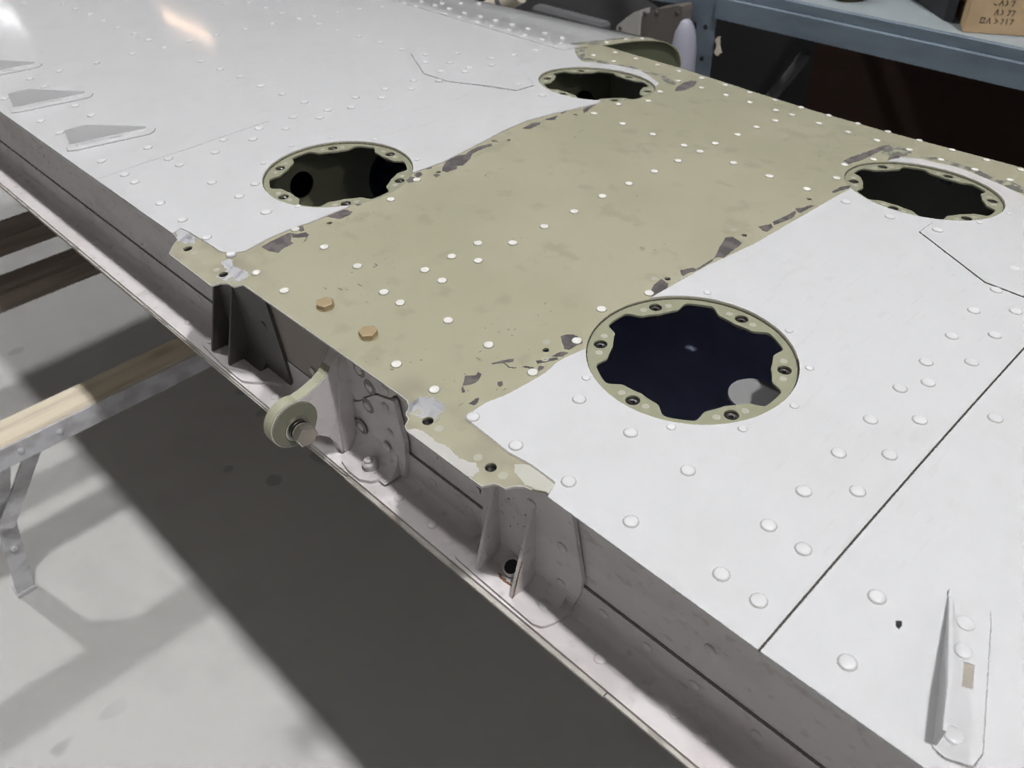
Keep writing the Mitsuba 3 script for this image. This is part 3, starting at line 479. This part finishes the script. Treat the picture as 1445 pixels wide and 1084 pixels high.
# trailing-edge spar
obj('spar_web', bx(XL, XR, .020, .0222, -.1115, -.006), 'web_paint', W)
fil = [(.0185 - .007 + .007 * math.sin(a), -.108 + .007 - .007 * math.cos(a)) for a in np.linspace(0, math.pi / 2, 7)]
ang = Polygon([(-.0088, -.108)] + fil + [(.0185, -.0825), (.0199, -.0823), (.0199, -.1105), (-.0088, -.1105)])
FL = obj('lower_flange', ext_x(ang, XL, XR), 'web_paint', W, smooth=35); tag(FL, 'pale angle flange along the foot of the spar')
obj('flange_joint', ext_x([(.0186, -.0826), (.0200, -.0826), (.0200, -.0815), (.0194, -.0815)], XL, XR), 'rim_dirt', W)
for a, b, y0 in ((XL, -.4985, -.0105), (-.4975, -.1868, -.0098), (-.1855, .052, -.0118), (.0527, XR, -.0112)):
    k = obj('lower_skin_edge', bx(a, b, y0, .0, -.1128, -.1107, .0003), 'edge_paint', W)
for x, z in RIV_VERT: put('rivet', rv['web'], at((x, .0185, z), (0, -1, 0)), FL)
for x, z in RIV_WEB: put('rivet', rv['web'], at((x, .0200, z), (0, -1, 0)), W + '__spar_web')
for x, y in RIV_LEDGE: put('rivet', rv['web'], at((x, y, -.108), (0, 0, 1)), FL)

# twin-gusset brackets
def rounded(pts, r): return Polygon(pts).buffer(-r).buffer(r * 2).buffer(-r)
def bracket(x1, x2, foot, web, label, riv_w, riv_f, mat='web_paint'):
    B = obj('bracket', ext_y(rounded(web, .004), .0163, .0192), mat, W); tag(B, label)
    FT = obj('foot', ext_z(rounded(foot, .004), -.1085, -.1055), 'web_paint', B)
    for gx in (x1, x2):
        g = Polygon([(.0175, -.034), (.0175, -.106), (-.0042, -.106), (-.0035, -.102), (.0155, -.040)])
        obj('gusset', ext_x(g, gx - .0011, gx + .0011), mat, B)
    xm, w = (x1 + x2) / 2, abs(x2 - x1) / 2
    for lo, hi in ((x1 - .0155, x1), (x1, x2), (x2, x2 + .026)):
        f = Polygon([(.0170, -.1062), (.0170, -.094)] + [(.017 - .0095 + .0095 * math.cos(a), -.1057 + .0115 - .0115 * math.sin(a)) for a in np.linspace(.1, 1.5, 7)] + [(.006, -.1062)])
        obj('fillet', ext_x(f, lo, hi), mat, B, smooth=35)
    rw = rv['web'] if mat == 'web_paint' else mikit.ply(dome(.0035, .0013, 16), mat, 40)
    for x, z in riv_w: put('rivet', rw, at((x, .0163, z), (0, -1, 0), 1.05), B)
    for x, y in riv_f: put('rivet', rv['web'], at((x, y, -.1055), (0, 0, 1)), B)
    hm = at((xm + .002, .0100, -.1005), (0, -.55, 1))
    hk = obj('bolt_seat', lathe([(0, -.004), (.0062, -.004), (.0062, .0006), (.0048, .0010), (.0046, 0), (0, 0)], 24).apply_transform(hm), 'web_paint', B, smooth=35)
    obj('bolt_hole', lathe([(0, .0001), (.0046, .0001), (.0046, .0003), (0, .0003)], 24).apply_transform(hm), 'black_gap', hk)
    return B
BR = bracket(-.0572, -.0268, [(-.0765, -.0040), (-.0745, -.0065), (-.045, -.0072), (-.005, -.0078), (.0005, -.0055), (.0035, .001), (.0065, .0185), (-.077, .0185), (-.0785, .002)],
             [(-.0735, -.106), (-.0722, -.080), (-.0705, -.0745), (-.058, -.050), (-.050, -.012), (-.002, -.012), (.0022, -.028), (.0108, -.0745), (.0095, -.088), (.004, -.106)], 'pale twin gusset bracket on the right', [(-.0285, -.040), (-.0326, -.0665), (-.0048, -.0578), (-.005, -.0905)], [(-.0699, .0075), (-.0088, .006)])
rp = rough([(-.0040, -.1050), (-.0026, -.1045), (.0018, -.0890), (.0052, -.0780), (.0044, -.0780), (.0010, -.0880)], .0005, 2)
obj('rust_streak', ext_x(rp, -.0257, -.0254), 'rust', BR)
obj('rust_stain', ext_z(rough([(-.046, .0032), (-.040, .0012), (-.034, .0014), (-.031, .003), (-.036, .0030), (-.042, .0040)], .0016, 4), -.1056, -.1053), 'rust', BR)
BL = bracket(-.380, -.3530, [(-.4000, .0), (-.3965, -.0050), (-.36, -.0072), (-.328, -.0075), (-.3195, -.002), (-.312, .006), (-.2885, .0185), (-.398, .0185), (-.4005, .004)],
             [(-.397, -.106), (-.395, -.080), (-.380, -.050), (-.372, -.012), (-.304, -.012), (-.3013, -.034), (-.2949, -.075), (-.292, -.106)], 'dark twin gusset bracket on the left with a pale foot', [(-.3148, -.0575)], [(-.3935, .002)], 'dark_web_paint')
obj('shaded_web_patch', bx(-.302, -.2145, .0190, .0199, -.0812, -.010), 'brown_shade_web_paint', W)  # brown web, partly shade between bracket and hinge put into its colour

# hinge
XH = -.2034
H = obj('hinge_fitting', ext_y(rounded([(-.2134, -.006), (-.2134, -.0273), (-.1990, -.0634), (-.1928, -.0604), (-.1812, -.0493), (-.1691, -.0402), (-.1546, -.0357), (-.145, -.0265), (-.138, -.006)], .0012), .0158, .0195), 'web_paint', W); tag(H, 'hinge fitting in the middle of the trailing edge')
lower = Polygon([(-.1999, -.0652), (-.1929, -.0615), (-.1813, -.0506), (-.1692, -.0414), (-.1613, -.0392), (-.1547, -.0369), (-.1503, -.0357), (-.1446, -.0698), (-.146, -.085), (-.150, -.106), (-.1999, -.106)])
obj('flange_plate', ext_y(rounded(lower, .0015), .0148, .0185), 'web_paint', H)
foot = Polygon([(-.2005, .016), (-.2005, -.0020), (-.1953, -.0058), (-.1849, -.0082), (-.1719, -.0080), (-.1646, -.0038), (-.1605, .004), (-.156, .016)])
obj('foot', ext_z(foot.buffer(-.0015).buffer(.0015), -.1085, -.1050), 'web_paint', H)
f = Polygon([(.0160, -.1055), (.0160, -.080), (.0150, -.080)] + [(.0150 - .013 + .013 * math.cos(a), -.1052 + .025 - .025 * math.sin(a)) for a in np.linspace(.05, 1.5, 9)] + [(.001, -.1055)])
obj('fillet', ext_x(f, -.2003, -.1545), 'web_paint', H, smooth=35)
lug = Polygon([(.0165, -.018), (.0046, -.0312), (-.0001, -.0360), (-.0064, -.0393), (-.0154, -.0420), (-.0240, -.0432)] +
              [(-.0295 + .0177 * math.cos(a), -.0595 + .0177 * math.sin(a)) for a in np.radians(np.arange(85, 291, 8))] + [(-.0205, -.0772), (-.0140, -.0800), (-.0075, -.0860), (-.0020, -.0955), (.0005, -.1075), (.0165, -.1075)])
lm = ext_x(lug, XH - .0085, XH); L = obj('lug', lm, 'web_paint', H, smooth=30)
rim_pts = [(.0046, -.0312), (-.0001, -.0360), (-.0064, -.0393), (-.0154, -.0420), (-.0240, -.0432)] + [(-.0295 + .0177 * math.cos(a), -.0595 + .0177 * math.sin(a)) for a in np.radians(np.arange(85, 291, 8))]
obj('rim', ext_x(LineString(rim_pts).buffer(.00045, cap_style='flat'), XH - .0088, XH - .0004), 'lug_primer', L)
obj('boss', lathe([(0, 0), (.0172, 0), (.0172, .0006), (.0166, .0012), (0, .0012)], 40).apply_transform(at((XH - .0002, -.0295, -.0595), (1, 0, 0))), 'boss_primer', L, smooth=30)
cb = np.array((XH + .001, -.0292, -.0625))
ax = (1, 0, 0)
obj('bushing', lathe([(0, 0), (.0092, 0), (.0092, .0010), (.0085, .0014), (.0062, .0014), (.0058, .0002), (0, .0002)], 28).apply_transform(at(cb, ax)), 'steel', L, smooth=35)
obj('washer', lathe([(0, .0002), (.0072, .0002), (.0072, .0016), (0, .0016)], 24).apply_transform(at(cb + [.0022, 0, 0], ax)), 'dark_steel', L, smooth=35)
obj('washer', lathe([(0, .0002), (.0068, .0002), (.0068, .0016), (0, .0016)], 24).apply_transform(at(cb + [.0044, 0, 0], ax)), 'rivet_metal', L, smooth=35)
hb = obj('hex_bolt', hexhead(.0080, .0062).apply_transform(at(cb + [.0064, 0, 0], ax, 1.0, .3)), 'steel', L); labels[hb] = {'label': 'hexagon bolt through the hinge eye'}
obj('lug_web', ext_x([(.0165, -.020), (.0100, -.032), (.0045, -.06), (.0015, -.085), (.0010, -.1045), (.0165, -.1045)], XH, XH + .0030), 'web_paint', H)
cup = mikit.ply(lathe([(0, -.0002), (.0062, -.0002), (.0062, .0003), (.0040, .0005), (.0036, .0001), (0, .0001)], 22), 'washer_paint', 40)
for i, (x, z) in enumerate(PLATE_RV):
    y = .0158 if i in (0, 1, 5) else .0148
    if z < -.084: z, y = -.0835, .0135
    if i < 5: put('washer', cup, at((x, y, z), (0, -1, 0)), H)
    put('rivet', rv['web'], at((x, y - .0003, z), (0, -1, 0), 1.0), H)
bo = obj('bolt', lathe([(0, 0), (.0070, 0), (.0070, .0015), (.0052, .0016), (.0052, .0070), (.0040, .0080), (.0030, .0080), (.0030, .0100), (.0022, .0108), (0, .0108)], 18).apply_transform(at((-.1745, .0055, -.1052), (0, -.25, 1))), 'web_paint', H, smooth=35)

# vortex fins along the trailing edge
fin_riv = mikit.ply(dome(.0038, .0012, 18), 'white_rivet_paint', 40)
def fin(bx0, by0, bx1, by1, h, riv, slot, label):
    """leaf base from (bx0,by0) at the trailing edge to (bx1,by1)."""
    k = obj('vortex_fin', None or sheet(fin_flange(bx0, by0, bx1, by1, slot), .0001, .0009), 'white_paint', W, smooth=30); tag(k, label)
    d = np.array([bx1 - bx0, by1 - by0]); Ln = np.linalg.norm(d); d /= Ln
    m = ext_y([(0, .0008), (Ln, .0008), (Ln, .0022), (Ln * .27, h * .985), (0, h * .93), (-.001, h * .90)], -.0007, .0007)
    M4 = np.eye(4); M4[:3, 0] = (d[0], d[1], float(hs(by1) - hs(by0)) / Ln); M4[:3, 1] = (-d[1], d[0], 0); M4[:3, 3] = (bx0, by0, float(hs(by0)))
    m.apply_transform(M4); obj('leaf', m, 'white_paint', k)
    obj('rim_dirt', sheet(fin_flange(bx0, by0, bx1, by1, slot).buffer(.0005).difference(LineString([(bx0, by0), (bx1, by1)]).buffer(.0024)), .00003, .0001), 'rim_dirt', k)
    obj('slot_floor', sheet(slot.buffer(.0003), .00005, .0003), 'edge_grime', k)
    for x, y in riv: put('rivet', fin_riv, place(x, y, .0009), k)
def fin_flange(bx0, by0, bx1, by1, slot):
    d = np.array([bx1 - bx0, by1 - by0]); Ln = np.linalg.norm(d); d /= Ln; n = np.array([d[1], -d[0]])
    P = lambda s, w: tuple(np.array([bx0, by0]) + d * s + n * w)
    g = Polygon([P(-.001, -.0008), P(-.0035, .004), P(-.003, .0135), P(.004, .0165), P(Ln * .9, .0165), P(Ln + .001, .0160), P(Ln + .006, .011), P(Ln + .007, .005), P(Ln + .0055, -.0008)])
    return g.buffer(.002).buffer(-.004).buffer(.002).difference(slot)
def slotp(bx0, by0, bx1, by1, s0, s1, w0, w1):
    d = np.array([bx1 - bx0, by1 - by0]); d /= np.linalg.norm(d); n = np.array([d[1], -d[0]])
    return Polygon([tuple(np.array([bx0, by0]) + d * s + n * w) for s, w in ((s0, w0), (s1, w0), (s1, w1), (s0, w1))])
F_R = (.1933, .0103, .1690, .0785)
fin(*F_R, .0152, [(.1792, .0707), (.1841, .0569), (.1967, .0189)], unary_union([slotp(*F_R, .030, .042, .0075, .0115), slotp(*F_R, .043, .048, .001, .0022), slotp(*F_R, .030, .033, .001, .0022)]), 'white vortex fin at the right')
F_L = (-.6225, .0146, -.6005, .0795)
fin(*F_L, .0158, [(-.6135, .0205), (-.6005, .0585), (-.5955, .0715)], slotp(*F_L, .034, .044, .0062, .0085), 'white vortex fin nearest the left bracket')
F_M = tuple(np.array(F_L) + [-.136, -.001] * 2)
fin(*F_M, .0158, [(x - .136, y - .001) for x, y in [(-.6135, .0205), (-.6005, .0585), (-.5955, .0715)]], slotp(*F_M, .034, .044, .0062, .0085), 'white vortex fin in the middle of three at the left')
F_T = tuple(np.array(F_L) + [-.2705, -.001] * 2)
fin(*F_T, .0158, [(x - .2705, y - .001) for x, y in [(-.6135, .0205), (-.6005, .0585), (-.5955, .0715)]], slotp(*F_T, .034, .044, .0062, .0085), 'white vortex fin at the left edge of the picture')

# ------------------------------------------------------------------ trestles under the wing
def trestle(x, zt, w, y0, y1, mat, label, legs=True, sidemat='galvanised', yleg=None):
    k = thing('trestle', label, 'trestle', None)
    obj('rail', bx(x, x + w, y0, y1, zt - .036, zt, .002), mat, k)
    ch = Polygon([(x - .002, zt - .004), (x + w + .003, zt - .004), (x + w + .003, zt - .006), (x + w + .003, zt - .047), (x - .002, zt - .047)])
    obj('channel', bx(x + w, x + w + .003, y0, y1, zt - .036, zt - .002, .0008), sidemat, k)
    return k
TR = trestle(-.972, -.48, .060, -.42, 1.15, 'timber', 'wooden railed metal trestle whose lit end shows at the left, with a folding steel leg')
for y in (-.06, -.115): put('bolt', mikit.ply(dome(.005, .003, 12), 'galvanised', 40), at((-.909, y, -.499), (1, 0, 0)), TR)
def leg(k, foot, top, side=1):
    f, t = np.array(foot), np.array(top)
    a = bar(f, t, .027, .004, (1, 0, 0)); b = bar(f + [-.012, .012 * side, 0], t + [-.012, .012 * side, 0], .003, .027, (1, 0, 0))
    key = obj('leg', trimesh.util.concatenate([a, b]), 'galvanised', k)
    put('bolt', mikit.ply(dome(.006, .004, 12), 'galvanised', 40), at(f + (t - f) * .33 + [.003, 0, 0], (1, 0, -.1)), key)
    obj('foot_pad', bx(f[0] - .022, f[0] + .006, f[1] - .015, f[1] + .016, FLOOR, FLOOR + .008, .001), 'galvanised', key)
leg(TR, (-.986, -.199, FLOOR + .006), (-.950, -.150, -.50))
leg(TR, (-.90, -.36, FLOOR + .006), (-.93, -.33, -.50)); leg(TR, (-.986, .98, FLOOR + .006), (-.950, .93, -.50)); leg(TR, (-.88, .98, FLOOR + .006), (-.92, .93, -.50))
obj('strut', bar((-.945, -.080, -.510), (-.955, -.178, -.648), .022, .005, (1, 0, 0)), 'galvanised', TR)
obj('strut', bar((-.945, -.135, -.515), (-.955, -.165, -.60), .022, .004, (1, 0, 0)), 'galvanised', TR)
TR2 = trestle(-1.385, -.48, .062, -.35, 1.15, 'dark_timber', 'dark wooden trestle rail under the wing, middle of the three rails at the left edge', sidemat='dark_timber')
for y in (-.30, 1.0): leg(TR2, (-1.36, y, FLOOR + .006), (-1.355, y, -.50))
TR3 = trestle(-1.60, -.48, .075, -.35, 1.15, 'dark_timber', 'dark wooden trestle rail under the wing, uppermost of the three rails at the left edge', sidemat='dark_timber')
for y in (-.30, 1.0): leg(TR3, (-1.57, y, FLOOR + .006), (-1.565, y, -.50))
# packing blocks that carry the wing on the rails
for x in (-.942, -1.354, -1.563):
    pb = thing('packing_block', {-.942: 'wooden packing block on the rail of the lit trestle', -1.354: 'wooden packing block on the middle trestle rail', -1.563: 'wooden packing block on the leftmost trestle rail'}[x], 'wood block')
    obj('block', bx(x - .028, x + .028, .50, .60, -.48, float(zl(.60)) - .0035, .003), 'dark_timber', pb)

# ------------------------------------------------------------------ storage rack behind the wing
RK = thing('storage_rack', 'blue grey steel storage rack with a dark space below its shelf', 'rack')
def post(x0, x1, y0, z0, z1):
    g = Polygon([(x0, y0), (x1, y0), (x1, y0 + .003), (x0 + .003, y0 + .003), (x0 + .003, y0 + .035), (x0, y0 + .035)])
    k = obj('post', ext_z(g, z0, z1), 'rack_paint', RK)
    for z in np.arange(z0 + .05, z1 - .02, .05): obj('slot', trimesh.creation.cylinder(.004, .0008, sections=10, transform=trimesh.transformations.translation_matrix(((x0 + x1) / 2, y0 - .0002, z)) @ trimesh.transformations.rotation_matrix(math.pi / 2, (1, 0, 0))), 'black_gap', k)
post(-.610, -.575, 1.0, FLOOR, .75); post(1.60, 1.635, 1.0, FLOOR, .75)
post(-.610, -.575, 1.45, FLOOR, .75); post(1.60, 1.635, 1.45, FLOOR, .75)
beam = Polygon([(.994, -.0955), (.994, -.0650), (.9965, -.0640), (1.0, -.0640), (1.0, -.0932), (1.012, -.0935), (1.012, -.0955)])
obj('beam', ext_x(beam, -.5745, 1.60), 'rack_paint', RK)
pan = Polygon([(1.0, -.0635), (1.0, -.0505), (1.003, -.0490), (1.42, -.0490), (1.42, -.0502), (1.004, -.0502), (1.003, -.0635)])
sp = obj('shelf', ext_x(pan, -.5745, 1.60), 'rack_paint', RK); labels[sp] = {'label': 'upper shelf of the rack'}
obj('shelf_top', bx(-.5745, 1.60, 1.004, 1.42, -.0489, -.0485), 'shelf_paint', RK)
gp = Polygon([(-.707, -.093), (-.665, -.090), (-.631, -.089), (-.623, -.108), (-.609, -.112), (-.609, -.02), (-.707, -.02)])
obj('gusset_plate', ext_y(gp, 1.001, 1.0035), 'rack_paint', RK)
obj('side_rail', bx(-.610, -.6065, 1.0, 1.42, -.0955, -.050), 'rack_paint', RK)
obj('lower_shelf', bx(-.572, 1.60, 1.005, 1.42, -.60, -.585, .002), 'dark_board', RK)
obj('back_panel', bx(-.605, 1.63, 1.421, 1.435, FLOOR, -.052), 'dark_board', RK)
bt = thing('beige_tape_scrap', 'torn scrap of beige tape stuck to the rack post', 'tape')
g = rough([(-.5715, -.128), (-.563, -.122), (-.561, -.136), (-.556, -.146), (-.562, -.153), (-.570, -.149), (-.566, -.138)], .0015, 3)
obj('scrap', ext_y(g, .9985, .9997), 'beige_tape', bt)
# cardboard box with handwriting
BX = thing('cardboard_box', 'brown cardboard box with black handwriting standing on the rack shelf', 'box')
pA, pB, pC = np.array(BOX[0]), np.array(BOX[1]), np.array(BOX[2])
u = (pB - pA) / np.linalg.norm(pB - pA); n_ = np.array([-u[1], u[0]])
bw, bd, bh = .26, .17, .14
B4 = np.eye(4); B4[:3, 0] = (*u, 0); B4[:3, 1] = (*n_, 0); B4[:3, 3] = (*pA, -.0484)
def inbox(m): m = m.copy(); m.apply_transform(B4); return m
obj('carton', inbox(bx(0, bw, 0, bd, 0, bh, .001)), 'cardboard', BX)
for s0, s1 in ((0, bd / 2 - .001), (bd / 2 + .001, bd)): obj('flap', inbox(bx(0, bw, s0, s1, bh + .0002, bh + .003, .0005)), 'cardboard', BX)
WRITING = [[(.055, .040), (.052, .036), (.058, .034), (.063, .038), (.060, .041)], [(.052, .042), (.049, .0405)], [(.048, .037), (.045, .033), (.041, .036), (.038, .033), (.034, .0345)], [(.031, .041), (.0305, .034)],
           [(.028, .036), (.025, .033), (.021, .035), (.018, .033), (.014, .0345)], [(.012, .041), (.0115, .034)], [(.022, .040), (.020, .040)], [(.042, .031), (.040, .031)],
           [(.030, .024), (.028, .029), (.026, .024)], [(.033, .029), (.035, .026), (.033, .024)], [(.039, .029), (.042, .0285), (.0405, .024)], [(.020, .025), (.023, .024)],
           [(.028, .0135), (.026, .019), (.024, .0135)], [(.031, .019), (.033, .016), (.031, .0135)], [(.038, .019), (.041, .0185), (.039, .0135)], [(.043, .019), (.046, .0185), (.044, .0135)],
           [(.011, .004), (.011, .0095), (.015, .0095), (.015, .004), (.011, .004)], [(.018, .004), (.020, .0095), (.022, .004)], [(.027, .009), (.030, .0065), (.027, .004)], [(.034, .0095), (.036, .0085), (.0345, .004)], [(.040, .0095), (.0405, .004)], [(.044, .0095), (.047, .009), (.045, .004)],
           [(.062, .006), (.066, .0045), (.070, .007), (.074, .0045), (.079, .006)], [(.083, .0045), (.087, .007), (.091, .0045)]]
for s in WRITING:
    pl = LineString([(.006 + a * 1.05, b * 1.12 + .009) for a, b in s]).buffer(.00075)
    obj('pen_stroke', inbox(ext_y(pl, -.0002, .0004)), 'marker_ink', BX)
# more on the shelf and behind
TB = thing('dark_tool_case', 'dark wedge shaped plastic case against the left side of the cardboard box', 'case')
case = Polygon([(-.006, .030), (-.0227, .0476), (-.060, .150), (-.060, .225), (-.006, .225)])
obj('body', inbox(ext_z(case.buffer(-.003), 0, .115)), 'dark_plastic', TB)
obj('lid', inbox(ext_z(case, .1155, .130)), 'dark_plastic', TB)
OD = thing('olive_dish', 'small olive green dish on the rack shelf', 'dish')
obj('bowl', lathe([(0, 0), (.026, 0), (.034, .010), (.036, .020), (.033, .020), (.030, .010), (.024, .004), (0, .004)], 24).apply_translation((-.398, 1.068, -.0484)), 'olive_paint', OD, smooth=35)
HS = thing('grey_hose', 'grey hose curving up in the dark under the shelf', 'hose')
obj('hose', tube([(-.53 + .05 * math.sin(t), 1.10 + .02 * t, -.27 + .10 * math.sin(t * .9)) for t in np.linspace(-1.6, 2.4, 24)], .010, 12), 'grey_cloth', HS, smooth=True)
# riveted fairing, container, dark bundle beyond the leading edge
FA = thing('riveted_fairing', 'grey brown riveted fairing with a white rounded end behind the wing', 'aircraft part')
prof2 = [(0, -.62), (0, -.012), (.012, -.004), (.025, 0.004), (.07, .018), (.079, .018), (.080, .01), (.080, -.62)]
obj('shell', ext_y([(-.698 + a, -.099 + b) for a, b in prof2], .968, .995), 'fairing_brown', FA)
obj('end_cap', ext_y([(-.6985, -.62), (-.6985, -.100), (-.712, -.106), (-.728, -.118), (-.745, -.133), (-.752, -.16), (-.752, -.62)], .963, .990), 'fairing_white', FA)
for x, z in ((-.692, -.105), (-.668, -.100), (-.628, -.092), (-.738, -.136)): put('rivet', mikit.ply(dome(.004, .002, 12), 'dark_steel', 40), at((x, .968 if x > -.7 else .963, z), (0, -1, 0)), FA)
CN = thing('plastic_container', 'pale translucent plastic container with a rounded top beside the rack post', 'container')
obj('body', lathe([(0, -.6), (.022, -.6), (.024, -.59), (.024, -.085), (.022, -.045), (.017, -.018), (.010, -.004), (.004, 0), (0, 0)], 26).apply_transform(np.array([[.88, 0, 0, -.579], [0, 1, 0, .925], [0, 0, 1, -.083], [0, 0, 0, 1.0]])), 'clear_plastic', CN, smooth=40)
obj('base', bx(-.61, -.56, .90, .95, FLOOR, -.683, .004), 'clear_plastic', CN)
CB = thing('dark_backdrop', 'long dark cabinet added behind the rack', 'backdrop')  # added dark mass that keeps the view past the rack dark
obj('body', bx(-3.0, 1.7, 1.50, 1.95, FLOOR, .02, .005), 'dark_plastic', CB)
obj('top', bx(-3.02, 1.72, 1.49, 1.96, .0205, .045, .004), 'dark_plastic', CB)
DB = thing('dark_bundle', 'dark grey wrapped bundle behind the leading edge at the top', 'bundle')
gb = trimesh.creation.icosphere(4); v = gb.vertices
v = v * (1 + .12 * (meshkit.fbm(v * 2.2, 4) - .5)[:, None]) * [.34, .10, .26] + [-1.08, 1.30, -.44]
gb.vertices = v; obj('cover', gb, 'black_cloth', DB, smooth=True)
obj('flap', bx(-1.085, -.89, 1.10, 1.13, -.26, -.190, .006), 'grey_cloth', DB)
gw = thing('beige_roll', 'beige rolled item lying against the dark bundle at the top', 'roll')
obj('roll', trimesh.creation.cylinder(.020, .09, sections=24, transform=trimesh.transformations.translation_matrix((-1.092, 1.03, -.170)) @ trimesh.transformations.rotation_matrix(1.1, (0, 1, .3))), 'beige_tape', gw, smooth=30)
obj('strap', trimesh.creation.cylinder(.0206, .012, sections=24, transform=trimesh.transformations.translation_matrix((-1.092, 1.03, -.170)) @ trimesh.transformations.rotation_matrix(1.1, (0, 1, .3))), 'grey_cloth', gw, smooth=30)
for k in list(labels):
    assert any(s == k or s.startswith(k + '__') for s in scene), k
